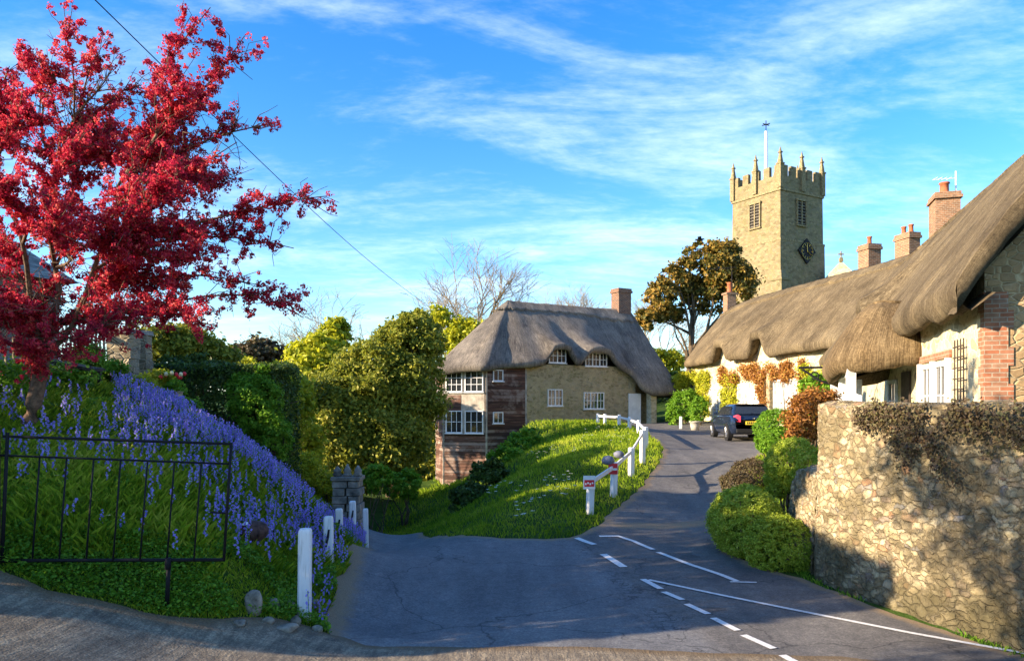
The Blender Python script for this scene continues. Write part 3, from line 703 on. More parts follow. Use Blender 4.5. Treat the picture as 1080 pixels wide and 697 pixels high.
MB().obox(np.array((*(mid-d_*1.14+n_*.03), .95)), (*(d_*2.28), 0), (*(n_*.02), 0), Z3*3.5).build('pale_panel', m_boardpale, cot, label='weathered pale boards around the four windows')
MB().obox(np.array((*(mid-d_*.2+n_*.055), 2.0)), (*(d_*-.9), 0), (*(n_*.012), 0), Z3*1.0).build('board_patch', m_board, cot)
for sx, w_ in ((-.60, .95), (.55, 1.05)):
    cc = mid+d_*sx+n_*.05
    window(cot, (*cc, 3.16), d_, n_, w_, 1.18, 3, 3, frame_mat=m_whitewood)
    window(cot, (*cc, 0.92), d_, n_, w_, 1.22, 3, 2, frame_mat=m_whitewood)
a, b, d_, n_ = faces_[0]; d_ = d_ if d_[0] > 0 else -d_; mid = (a+b)/2
for z_ in (3.75, 1.45):
    window(cot, (*(mid-d_*.55+n_*.04), z_), d_, n_, .62, .62, 2, 1, frame_mat=m_whitewood)
a, b, d_, n_ = faces_[2]; mid = (a+b)/2
window(cot, (*(mid+n_*.04), 2.4), d_, n_, .7, .9, 2, 2, frame_mat=m_whitewood)
# stone front windows: upper pair under eyebrows, lower pair
for a_, z_, w_, h_, L_ in ((2.05, 4.85, 1.15, .82, 2), (4.75, 4.72, 1.55, .80, 3), (1.9, 2.40, 1.0, .95, 2), (4.6, 2.22, 1.45, .98, 3)):
    window(cot, FP(a_, .0, z_), fu, fn, w_, h_, 2, 2, lights=L_)
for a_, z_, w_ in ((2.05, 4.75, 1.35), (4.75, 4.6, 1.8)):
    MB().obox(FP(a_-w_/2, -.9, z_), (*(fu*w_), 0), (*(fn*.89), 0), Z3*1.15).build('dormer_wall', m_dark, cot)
# porch
MB().obox(FP(LW-.55, .01, 1.1), (*(fu*.92), 0), (*(fn*.05), 0), Z3*2.05).build('door', m_white, cot)
MB().cbox(FP(LW+.95, .35, 1.1), .42, .42, 2.3, math.atan2(.49, .871)).build('porch_pillar', m_cream, cot)
MB().cbox(FP(LW+2.65, .35, 1.1), .16, .16, 2.3, math.atan2(.49, .871)).build('porch_post', m_darkwood, cot)
MB().cbox(FP(LW+1.8, -.3, 1.1), .12, .12, 2.3, math.atan2(.49, .871)).build('porch_post', m_oldwood, cot)
# thatch
rz = 8.55
Rl = FP(.55, -3.0, rz+.05); Rr = FP(9.55, -3.0, rz)
ez = 4.92
pairs = [(Rl, FP(.1, .55, ez)), (FP(1.0, -3, rz), FP(1.0, .5, ez)), (FP(3, -3, rz), FP(3.4, .5, ez-.03)), (FP(5, -3, rz), FP(6.2, .5, ez-.06)), (FP(6.2, -3, rz), FP(7.1, .52, ez-.35)),
         (FP(7.0, -3, rz), FP(7.45, .7, ez-1.2)), (FP(8, -3, rz), FP(8.3, .95, 3.36)), (FP(9.2, -3, rz), FP(10.2, .95, 3.32)), (Rr, FP(11.0, .4, 3.3)), (Rr, FP(11.9, -1.5, 3.3)), (Rr, FP(11.9, -4.5, 3.4)), (Rr, FP(11, -6.3, 3.8)),
         (FP(8, -3, rz), FP(8.5, -6.7, ez)), (FP(4, -3, rz), FP(4, -6.7, ez)), (FP(.9, -3, rz), FP(.8, -6.6, ez))]
for p, zz, oh in ((cp, 4.55, .5), (cn, 4.5, .2), (cm, 4.5, .2), (c0, 4.45, .7), (c1, 4.6, .75)):
    v = p-np.array((-1.0, 44.3)); v = v/np.linalg.norm(v)*oh; pairs.append((Rl, np.array((p[0]+v[0], p[1]+v[1], zz))))
pairs.append((Rl, np.array((-.55, 41.35, 4.75))))
def lift_far(e):
    a_ = (e[:2]-fA)@fu; o_ = (e[:2]-fA)@fn; r = 0
    if o_ > -.5 and a_ > 0:
        for c_, w_, h_ in ((2.05, .80, 1.0), (4.75, 1.05, .92)):
            t = abs(a_-c_)/w_; r = max(r, h_*(1/(1+t**6)) )
    return r
thatch(cot, pairs, True, m_thatch_grey, lift=lift_far, bulge=.10, rough=.06, ridge_v=.17)
chimney(cot, FP(9.0, -3.1), 1.0, .8, 7.9, 10.0, math.atan2(.49, .871), m_brickdark, pots=0, flash=True)

# ------------------------------------------------------------------ cottage row behind the car
rA = np.array((14.0, 34.0)); ru = np.array((-.224, 1.0)); ru /= np.linalg.norm(ru); rn = np.array((-ru[1], ru[0]))
def RP(a, out=0.0, z=0.0): p = rA+ru*a+rn*out; return np.array((p[0], p[1], z))
row = thing('thatched_cottage_row', 'long golden thatched cottage row with climbers on its pale front, behind the car', 'cottage', RP(6, -3, 1.2), 'thatched cottages')
MB().obox(RP(-1.5, 0, .6), (*(ru*14.6), 0), (*(-rn*6.2), 0), Z3*4.6).build('wall', m_cream, row)
rz = 8.85; ez = 5.25
pairs = [(RP(-3, -3.1, rz+.1), RP(-3, .6, ez)), (RP(0, -3.1, rz), RP(0, .6, ez)), (RP(6, -3.1, rz), RP(6, .6, ez)), (RP(11.5, -3.1, rz-.05), RP(12.6, .6, ez-.05)), (RP(14.6, -3.1, rz-.35), RP(13.6, .4, ez-.1)),
         (RP(14.75, -3.1, rz-.4), RP(13.9, -.6, ez)), (RP(14.75, -3.2, rz-.4), RP(13.9, -5, ez)), (RP(14.6, -3.1, rz-.35), RP(13.4, -6.5, ez)), (RP(8, -3.1, rz), RP(8, -6.8, ez)), (RP(-3, -3.1, rz), RP(-3, -6.8, ez))]
def lift_row(e):
    a_ = (e[:2]-rA)@ru; o_ = (e[:2]-rA)@rn; r = 0
    if o_ > 0:
        for c_, w_, h_ in ((8.7, .62, .85), (4.75, .62, .95)):
            t = abs(a_-c_)/w_; r = max(r, h_/(1+t**8))
    return r
thatch(row, pairs, False, m_thatch_gold, lift=lift_row, bulge=.14, rough=.07, ridge_v=.15, thick=.42)
# upper walls and windows in the eyebrow openings
for a_ in (8.7, 4.75):
    MB().obox(RP(a_-.75, -.6, 4.7), (*(ru*1.5), 0), (*(rn*.62), 0), Z3*1.15).build('dormer_wall', m_cream, row)
window(row, RP(2.9, .0, 1.95), -ru, rn, 2.3, 1.75, 4, 4, lights=2, fw=.08, glass=m_glasspale)
window(row, RP(7.0, .0, 1.9), -ru, rn, 1.2, 1.7, 3, 4, fw=.08, glass=m_glasspale)
window(row, RP(10.2, .0, 1.6), -ru, rn, 1.3, 1.9, 3, 3, fw=.09, glass=m_glasspale)
MB().obox(RP(5.4, .004, 1.05), (*(ru*1.0), 0), (*(rn*.05), 0), Z3*2.3).build('door', m_white, row)
MB().cbox(RP(4.3, .12, 1.0), .3, .16, 3.1, math.atan2(1, -.224)).build('pilaster', m_oldwood, row)
d = MB().tube([RP(13.0, .12, 4.6), RP(13.0, .12, 1.1)], .07, 8); d.cbox(RP(13.0, .12, 4.3), .22, .2, .3).build('drainpipe', m_darkwood, row)
rang = math.atan2(1, -.224)
chimney(row, P(917, 0, 38), .78, .72, 8.3, 10.45, rang, m_brickworn, pots=1, pot_r=.11, pot_h=.42, label='squat brick stack with one red pot and a pale base')
chimney(row, P(957, 0, 36), .95, .6, 8.5, 10.55, rang, m_brickworn, pots=2, pot_r=.11, pot_h=.40, label='brick stack with two red pots, half hidden by the roof')
# small clay chimney at the far end with a television aerial
ch = MB().cbox(RP(14.2, -3.1, 8.0), .55, .6, 1.5, rang).cbox(RP(14.2, -3.1, 9.5), .7, .75, .12, rang).build('chimney', m_brickworn, row, label='small stack at the far end carrying an aerial')
MB().lathe(RP(14.2, -3.1, 9.62), [(.2, 0), (.17, .1), (.15, .6), (.2, .66), (.12, .66)], 12).build('chimney_pot', m_terracotta, ch, smooth=True)
m = MB(); q = RP(14.2, -3.1); m.tube([(q[0]+.15, q[1], 9.4), (q[0]+.15, q[1], 11.3)], .025, 6)
m.tube([(q[0]-1.35, q[1]+.1, 11.15), (q[0]+.35, q[1]-.1, 11.25)], .02, 6)
for k in range(8): m.tube([(q[0]-1.3+k*.2, q[1]-.2, 11.16), (q[0]-1.3+k*.2, q[1]+.3, 11.16)], .012, 5)
m.build('aerial', m_iron, ch)

# ------------------------------------------------------------------ near right cottage
nA = np.array((8.08, 13.0)); nu = np.array((.3, 1.0)); nu /= np.linalg.norm(nu); nn_ = np.array((-nu[1], nu[0]))
def NP(a, out=0.0, z=0.0): p = nA+nu*a+nn_*out; return np.array((p[0], p[1], z))
nc = thing('thatched_cottage', 'near thatched cottage with brick-cornered gable and thatched porch, above the garden wall', 'cottage', NP(8, -3, 1.2), 'thatched cottages')
Wd = 6.4; nez = 4.35
# body with gable
pk = 8.3
prof = [(0, .8), (0, 4.72), (-Wd/2, pk-.02), (-Wd, 4.72), (-Wd, .8)]
V = [NP(a, o_, z) for a in (0, 21) for o_, z in prof]; k = 5
mk('wall', V, [tuple(range(5)), tuple(range(9, 4, -1))]+[(i, i+5, (i+1) % 5+5, (i+1) % 5) for i in range(5)], m_cream, nc)
# rubble gable skin in front
V = [NP(a, o_, z) for a in (-.06, -.004) for o_, z in prof]
mk('gable_wall', V, [tuple(range(5)), tuple(range(9, 4, -1))]+[(i, i+5, (i+1) % 5+5, (i+1) % 5) for i in range(5)], m_gable, nc)
# brick quoins, toothed
m = MB(); z = .9; k = 0
while z < 4.3:
    wq = .44 if k % 2 else .36; wf = .14 if k % 2 else .27
    m.obox(NP(-.085, .012, z), (*(nu*(wf+.085)), 0), (*(-nn_*.3), 0), Z3*.31)
    m.obox(NP(-.086, -.288, z), (*(nu*.07), 0), (*(-nn_*(wq-.3)), 0), Z3*.31)
    z += .312; k += 1
m.build('brick_quoins', m_brick, nc)
rzn = 8.85; so_ = .55
pairs = []
for a_ in (24, 16, 8, 2.5, 0): pairs.append((NP(a_, -3.2, rzn), NP(a_, so_, nez+.12)))
pairs.append((NP(-.6, -3.2, rzn-.02), NP(-.6, so_, nez+.1)))
def lift_n(e):
    a_ = (e[:2]-nA)@nu; t = abs(a_-9.6)/.62
    return 1.05/(1+t**8)
thatch(nc, pairs, False, m_thatch_gold, lift=lift_n, bulge=.22, rough=.09, ridge_v=.12, thick=.48, nrow=26, step=.2, wallin=.36, gable=.75)
pairs = []
for a_ in (24, 16, 8, 2.5, 0, -.6): pairs.append((NP(a_, -3.2, rzn), NP(a_, -Wd-so_, nez+.12)))
o = thatch(nc, pairs, False, m_thatch_gold, bulge=.22, rough=.09, ridge_v=.12, thick=.48, wallin=.7)
# windows with shutters/frames, trellis
window(nc, NP(2.75, .0, 1.35), -nu, nn_, .95, 1.95, 2, 3, fw=.09, sill=False)
window(nc, NP(3.95, .0, 1.35), -nu, nn_, .95, 1.95, 2, 3, fw=.09, sill=False)
for a_ in (2.12, 3.35, 4.57):
    MB().obox(NP(a_-.07, .005, 1.3), (*(nu*.14), 0), (*(nn_*.09), 0), Z3*2.05).build('window_post', m_white, nc)
MB().obox(NP(2.0, .006, 3.36), (*(nu*2.65), 0), (*(nn_*.04), 0), Z3*.16).build('lintel', m_brick, nc)
m = MB()
for k in range(4): m.obox(NP(.95+k*.2, .05, 1.3), (*(nu*.025), 0), (*(nn_*.02), 0), Z3*2.35)
for k in range(11): m.obox(NP(.9, .072, 1.5+k*.2), (*(nu*.72), 0), (*(nn_*.016), 0), Z3*.022)
m.build('trellis', m_darkwood, nc)
# thatched porch
pz = 3.42; a0, a1, po = 4.75, 8.2, 1.45
apx = 4.85
pairs = [(NP(5.9, -.1, apx-.15), NP(a0-.15, -.05, pz+.35)), (NP(5.95, .25, apx-.1), NP(a0-.15, .9, pz+.25)), (NP(6.1, .35, apx), NP(a0-.05, po+.1, pz+.15)), (NP(6.3, .4, apx), NP(5.4, po+.45, pz+.1)), (NP(7.2, .4, apx), NP(7.6, po+.4, pz)), (NP(7.5, .3, apx-.1), NP(8.3, po+.1, pz-.05)), (NP(7.8, .1, apx-.2), NP(8.8, .7, pz)), (NP(8.0, -.1, apx-.3), NP(8.9, -.05, pz+.2))]
thatch(nc, pairs, False, m_thatch_rough, bulge=.30, rough=.10, ridge=True, ridge_v=.26, thick=.42, name='porch_roof', step=.18, wallin=.4, ridge_thick=.07)
for a_, o_ in ((a0+.2, po), (6.4, po), (8.2, po)):
    MB().cbox(NP(a_, o_, 1.1), .2, .2, 2.25, math.atan2(1, .3)).build('porch_post', m_white, nc)
MB().obox(NP(a0+.1, po-.08, 3.1), (*(nu*3.5), 0), (*(nn_*.16), 0), Z3*.16).build('porch_beam', m_white, nc)
MB().obox(NP(a0+.1, .02, 1.2), (*(nu*.12), 0), (*(nn_*(po-.1)), 0), Z3*.9).build('porch_rail', m_white, nc)
MB().obox(NP(5.7, .004, 1.25), (*(nu*.95), 0), (*(nn_*.05), 0), Z3*2.0).build('door', m_darkwood, nc)
window(nc, NP(7.9, .0, 1.5), -nu, nn_, 1.1, 1.6, 2, 3, fw=.1, frame_mat=m_shutter)
MB().obox(NP(7.1, po-.55, 1.25), (*(nu*.07), 0), (*(nn_*.5), 0), Z3*1.85).build('open_shutter', m_shutter, nc)
m = MB()   # scrolled iron bracket beside the porch
m.tube([NP(9.6, .9, 3.55), NP(9.6, 2.3, 3.55)], .035, 6); m.tube([NP(9.6, 2.2, 3.5), NP(9.6, 1.7, 3.15), NP(9.6, 1.1, 2.95), NP(9.6, .95, 2.5)], .035, 6)
for cz, cx, r_ in ((3.25, 1.35, .17), (3.3, 1.85, .11), (2.9, 1.15, .1)):
    m.tube([NP(9.6, cx+r_*math.cos(t), cz+r_*math.sin(t)) for t in np.linspace(0, 5.5, 12)], .022, 5)
m.build('iron_bracket', m_iron, nc)
nang = math.atan2(1, .3)
ch = chimney(nc, P(996, 0, 33), 1.25, .95, 8.2, 11.55, nang, m_brickworn, pots=1, pot_r=.19, pot_h=.55, label='broad brick stack with one pot and a small aerial')
q = P(996, 0, 33); m = MB().tube([(q[0]+.5, q[1], 11.5), (q[0]+.5, q[1], 12.6)], .03, 6); m.tube([(q[0]-.45, q[1]+.1, 12.25), (q[0]+.5, q[1], 12.3)], .013, 6)
for k in range(4): m.tube([(q[0]-.40+k*.2, q[1]-.2, 12.28), (q[0]-.40+k*.2, q[1]+.2, 12.28)], .008, 5)
m.build('aerial', m_white, ch)

# ------------------------------------------------------------------ church tower
tY = 75.0; tc_ = np.array((HX+(823-HX), 0)); C0 = np.array(((823-HX)/F*tY, tY))
tl = np.array((-.51, .86)); tr = np.array((.86, .51))   # left face runs along tl, right face along tr (from the near corner)
TL, TR = 6.2, 6.4; tz0, tz1 = 2.5, 24.3; TT = 26.3
tow = thing('church_tower', 'square stone church tower with battlements, clock and flagpole, behind the roofs', 'church tower', (*(C0+tl*TL/2+tr*TR/2), 4))
cen = C0+tl*TL/2+tr*TR/2
def TPp(a, b, z, k=1.0):   # a along tl, b along tr
    p = C0+tl*a+tr*b; p = cen+(p-cen)*k; return np.array((p[0], p[1], z))
def tbox(m, a0, a1, b0, b1, z0, z1, k0=1.0, k1=1.0):
    V = [TPp(a, b, z, k) for z, k in ((z0, k0), (z1, k1)) for a, b in ((a0, b0), (a0, b1), (a1, b1), (a1, b0))]
    m.add(V, [(3, 2, 1, 0), (4, 5, 6, 7), (0, 1, 5, 4), (1, 2, 6, 5), (2, 3, 7, 6), (3, 0, 4, 7)])
m = MB(); tbox(m, 0, TL, 0, TR, tz0, 18.9, 1.10, 1.045); tbox(m, 0, TL, 0, TR, 18.9, 23.9, 1.015, 1.0); tbox(m, 0, TL, 0, TR, 23.9, 25.3, 1.0, 1.0)
m.build('tower_body', m_church, tow)
for z_, k_ in ((18.8, 1.055), (23.75, 1.035)):
    m = MB(); tbox(m, 0, TL, 0, TR, z_, z_+.22, k_, k_); m.build('string_course', m_churchtrim, tow)
m = MB(); w_ = .75; th = .35
def merl(ln, f):
    n_ = 5; gap = (ln-n_*w_)/(n_-1+1e-9)
    for i in range(n_): f(i*(w_+gap), i*(w_+gap)+w_)
for b_ in (0, TR-th): merl(TL, lambda s, e: tbox(m, s, e, b_, b_+th, 25.3, 26.35))
for a_ in (0, TL-th): merl(TR-2*th-.02, lambda s, e: tbox(m, a_, a_+th, s+th+.01, e+th+.01, 25.302, 26.35))
m.build('battlements', m_church, tow)
def pinn(a, b, h=1.0):
    m = MB(); c = TPp(a, b, 24.0); ang = math.atan2(.51, .86)
    m.cbox(c, .5, .5, 2.3*h, ang); c2_ = c+Z3*2.3*h; m.cbox(c2_, .62, .62, .14, ang); m.cbox(c2_+Z3*.14, .42, .42, 1.0*h, ang, .45); m.cbox(c2_+Z3*(.14+h), .34, .34, .12, ang); m.cbox(c2_+Z3*(.26+h), .2, .2, .5, ang, .2)
    m.build('pinnacle', m_churchtrim, tow)
for a, b in ((.05, .05), (TL-.05, .05), (.05, TR-.05), (TL-.05, TR-.05), (TL/2, .0), (0, TR/2), (TL, TR/2), (TL/2, TR)): pinn(a, b)
def louvre(fp, u, n, w, h):
    m = MB(); u = np.array((*u, 0)); n = np.array((*n, 0))
    m.obox(fp-u*w/2+n*.004, u*w, n*.02, Z3*h)
    o = m.build('belfry_window', m_dark, tow)
    m = MB()
    for x in (-w/2-.06, -.05, w/2-.06): m.obox(fp+u*x+n*.005, u*.12, n*.16, Z3*h)
    m.obox(fp-u*(w/2+.12)+Z3*h+n*.005, u*(w+.24), n*.2, Z3*.18); m.obox(fp-u*(w/2+.1)-Z3*.15+n*.005, u*(w+.2), n*.18, Z3*.148)
    m.build('mullions', m_churchtrim, o)
    m = MB()
    for k in range(8): m.obox(fp-u*(w/2-.08)+Z3*(.12+k*h/8)+n*.026, u*(w-.16), n*.08, Z3*.06)
    m.build('louvres', m_stone, o)
nl = np.array((-.86, -.51)); nr_ = np.array((.51, -.86))
louvre(TPp(TL*.5, 0, 20.6)+np.array((*nl, 0))*.05, -tl, nl, 1.35, 2.4)
louvre(TPp(0, TR*.47, 20.6)+np.array((*nr_, 0))*.05, tr, nr_, 1.35, 2.4)
# buttress at the near corner
m = MB(); ang = math.atan2(.51, .86)
pc = TPp(0, 0, 2.5, 1.08); m.cbox(pc, 1.3, 1.3, 12.2, ang); m.cbox(pc+Z3*12.2, 1.45, 1.45, .2, ang); m.cbox(pc+Z3*12.4, 1.1, 1.1, .8, ang, .6)
m.build('buttress', m_church, tow)
# diamond clock
cc = TPp(0, TR*.56, 18.0)+np.array((*nr_, 0))*.32; U = np.array((*tr, 0)); Nn = np.array((*nr_, 0)); r_ = 1.3
def dia(c, r, th): 
    V = [c+U*r, c+Z3*r, c-U*r, c-Z3*r]; V = V+[v+Nn*th for v in V]
    return V, [(0, 1, 2, 3), (7, 6, 5, 4), (0, 4, 5, 1), (1, 5, 6, 2), (2, 6, 7, 3), (3, 7, 4, 0)]
V, Fs = dia(cc-Nn*.1, r_, .14); ck = mk('clock', V, Fs, m_iron, tow)
m_gold = simple('gilt', (.55, .38, .08), .35, .7)
f0 = cc+Nn*.05
MB().tube([f0+(U*math.sin(t)+Z3*math.cos(t))*.84 for t in np.linspace(0, 2*math.pi, 33)], .022, 5).build('gilt_ring', m_gold, ck)
for t in range(12):
    an = t*math.pi/6; d1 = U*math.sin(an)+Z3*math.cos(an); MB().tube([f0+d1*.60, f0+d1*.78], .035, 5).build('hour_mark', m_gold, ck)
MB().tube([f0+Nn*.03-Z3*.1, f0+Nn*.03+Z3*.6-U*.1], .035, 5).tube([f0+Nn*.04, f0+Nn*.04+U*.36-Z3*.3], .04, 5).build('clock_hands', m_gold, ck)
# flagpole with cross vane
fp = TPp(TL*.42, TR*.15, 24); m = MB().tube([fp, fp+Z3*6.5], [.2, .15], 8); m.build('flagpole', m_white, tow)
m = MB().tube([fp+Z3*6.5, fp+Z3*7.6], .045, 6); m.tube([fp+Z3*7.2-U*.45, fp+Z3*7.2+U*.45], .05, 6); m.tube([fp+Z3*7.2-np.array((.3, -.3, 0)), fp+Z3*7.2+np.array((.3, -.3, 0))], .05, 6)
m.build('weather_vane', m_iron, tow)
# church nave gable showing beside the tower
nv = thing('church_nave', 'low stone church gable with a finial, right of the tower', 'church', (33.5, 78, 5))
gv = P(887, 275, 76.0); V = []
for dy in (0, .5):
    for dx, z in ((-2.2, 3), (2.2, 3), (2.2, gv[2]-2.4), (0, gv[2]), (-2.2, gv[2]-2.4)): V.append((gv[0]+dx*.9+dy*.4, gv[1]+dy-dx*.43, z))
mk('gable_wall', V, [(0, 1, 2, 3, 4), (9, 8, 7, 6, 5)]+[(i, i+5, (i+1) % 5+5, (i+1) % 5) for i in range(5)], m_cream, nv)
V = [(gv[0]+dx*.9+ox, gv[1]-dx*.43+oy, z) for ox, oy in ((.25, .5), (5.5, 12)) for dx, z in ((-2.1, gv[2]-2.6), (0, gv[2]-.3), (2.1, gv[2]-2.6))]
mk('roof', V, [(0, 1, 4, 3), (1, 2, 5, 4)], m_stone, nv)
MB().cbox(gv-Z3*.1, .35, .35, .4, 0, .8).tube([gv, gv+Z3*.95], .07, 6).tube([gv+Z3*.65-(.28, 0, 0), gv+Z3*.65+(.28, 0, 0)], .07, 6).build('finial', m_churchtrim, nv)

# ------------------------------------------------------------------ garden walls of rubble
def worley(s, t, cw, ch, seed):
    r = np.random.default_rng(seed); H = r.random((256, 256, 3))
    j = np.floor(t/ch).astype(int); off = (j % 2)*.5
    u = s/cw+off; w = t/ch; F1 = np.full(s.shape, 9.); F2 = np.full(s.shape, 9.); I = np.zeros(s.shape)
    for dj in (-2, -1, 0, 1, 2):
        jj = np.floor(w).astype(int)+dj; o2 = 0
        for di in (-2, -1, 0, 1, 2):
            ii = np.floor(s/cw).astype(int)+di; h = H[ii % 256, jj % 256]
            cx = (ii+.5+(h[..., 0]-.5)*.9+(jj % 2)*.5); cy = (jj+.5+(h[..., 1]-.5)*.75)
            d = np.sqrt(((s/cw-cx)*1.0)**2+((w-cy)*1.0)**2)
            m1 = d < F1; F2 = np.where(m1, F1, np.minimum(F2, d)); I = np.where(m1, h[..., 2], I); F1 = np.where(m1, d, F1)
    return F1, F2, I
def wallstonemat(name, tint=1.0):
    m, n, b, o = newmat(name); p = wpos(n)
    a = N(n, 'ShaderNodeAttribute'); a.attribute_name = 'rnd'; e = N(n, 'ShaderNodeAttribute'); e.attribute_name = 'joint'
    fine = noise(n, p, 34, 5, .75); mid = noise(n, p, 7, 5, .7); big = noise(n, p, 1.6, 4, .6)
    wv = N(n, 'ShaderNodeVectorMath', operation='SCALE'); wv.inputs['Scale'].default_value = .22
    wn_ = N(n, 'ShaderNodeTexNoise'); wn_.inputs['Scale'].default_value = 4.5; wn_.inputs['Detail'].default_value = 5; wn_.inputs['Roughness'].default_value = .65; n.links.new(p, wn_.inputs['Vector']); n.links.new(wn_.outputs['Color'], wv.inputs[0])
    wa = N(n, 'ShaderNodeVectorMath', operation='ADD'); n.links.new(p, wa.inputs[0]); n.links.new(wv.outputs[0], wa.inputs[1])
    vv = mapv(n, wa.outputs[0], (7.6, 7.6, 12.5))
    v1 = N(n, 'ShaderNodeTexVoronoi', feature='F1'); v1.inputs['Scale'].default_value = 1; n.links.new(vv, v1.inputs['Vector'])
    v2_ = N(n, 'ShaderNodeTexVoronoi', feature='DISTANCE_TO_EDGE'); v2_.inputs['Scale'].default_value = 1; n.links.new(vv, v2_.inputs['Vector'])
    sc3 = N(n, 'ShaderNodeSeparateColor'); n.links.new(v1.outputs['Color'], sc3.inputs[0])
    c = ramp(n, sc3.outputs[0], [(0, (.20, .16, .095)), (.2, (.42, .34, .20)), (.45, (.55, .46, .28)), (.62, (.30, .25, .17)), (.8, (.62, .53, .35)), (.93, (.34, .20, .11)), (1, (.28, .28, .26))])
    c = mixc(n, .8, c, ramp(n, M(n, 'ADD', M(n, 'MULTIPLY', fine, .5), M(n, 'MULTIPLY', mid, .5)), [(.3, (.38, .37, .34)), (.5, (.9, .9, .88)), (.7, (1.25, 1.2, 1.12))]), 'MULTIPLY')
    c = mixc(n, ramp(n, big, [(.46, (0, 0, 0)), (.60, (.75, .75, .75))]), c, (.13, .105, .055))
    gapn = M(n, 'ADD', v2_.outputs['Distance'], M(n, 'MULTIPLY', M(n, 'SUBTRACT', mid, .5), .12))
    c = mixc(n, ramp(n, gapn, [(.0, (.85, .85, .85)), (.03, (.55, .55, .55)), (.09, (0, 0, 0))]), c, mixc(n, big, (.07, .055, .035), (.42, .34, .20)))
    sz = N(n, 'ShaderNodeSeparateXYZ'); n.links.new(p, sz.inputs[0])
    mottle = noise(n, mapv(n, p, (1, 1, 1.2), (0, 0, 0), (3.1, 1.7, .4)), 1.15, 7, .72, .5)
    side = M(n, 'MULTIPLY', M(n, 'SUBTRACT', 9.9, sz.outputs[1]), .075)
    lm = ramp(n, M(n, 'ADD', mottle, side), [(.61, (0, 0, 0)), (.69, (.7, .7, .7))])  # dark mottling, denser towards the near end of the wall
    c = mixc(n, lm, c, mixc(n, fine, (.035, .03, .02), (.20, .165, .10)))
    damp_shade = M(n, 'SUBTRACT', M(n, 'ADD', M(n, 'MULTIPLY', sz.outputs[2], -1.5), M(n, 'MULTIPLY', big, 3.2)), .65, clamp=True)
    c = mixc(n, M(n, 'MULTIPLY', damp_shade, .75), c, mixc(n, mid, (.05, .042, .022), (.13, .115, .06)))  # damp stain, deepened in colour to stand in for shadow along the foot
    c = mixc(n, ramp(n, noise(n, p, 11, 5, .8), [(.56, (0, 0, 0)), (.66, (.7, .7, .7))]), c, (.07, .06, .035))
    n.links.new(c, b.inputs['Base Color']); b.inputs['Roughness'].default_value = .92; b.inputs['Specular IOR Level'].default_value = .15
    bump(n, b, M(n, 'ADD', M(n, 'ADD', M(n, 'MULTIPLY', fine, .5), M(n, 'MULTIPLY', mid, .6)), M(n, 'MULTIPLY', M(n, 'MINIMUM', gapn, .16), 5.0)), .9, .035); return m
m_wallstone = wallstonemat('wall_rubble')
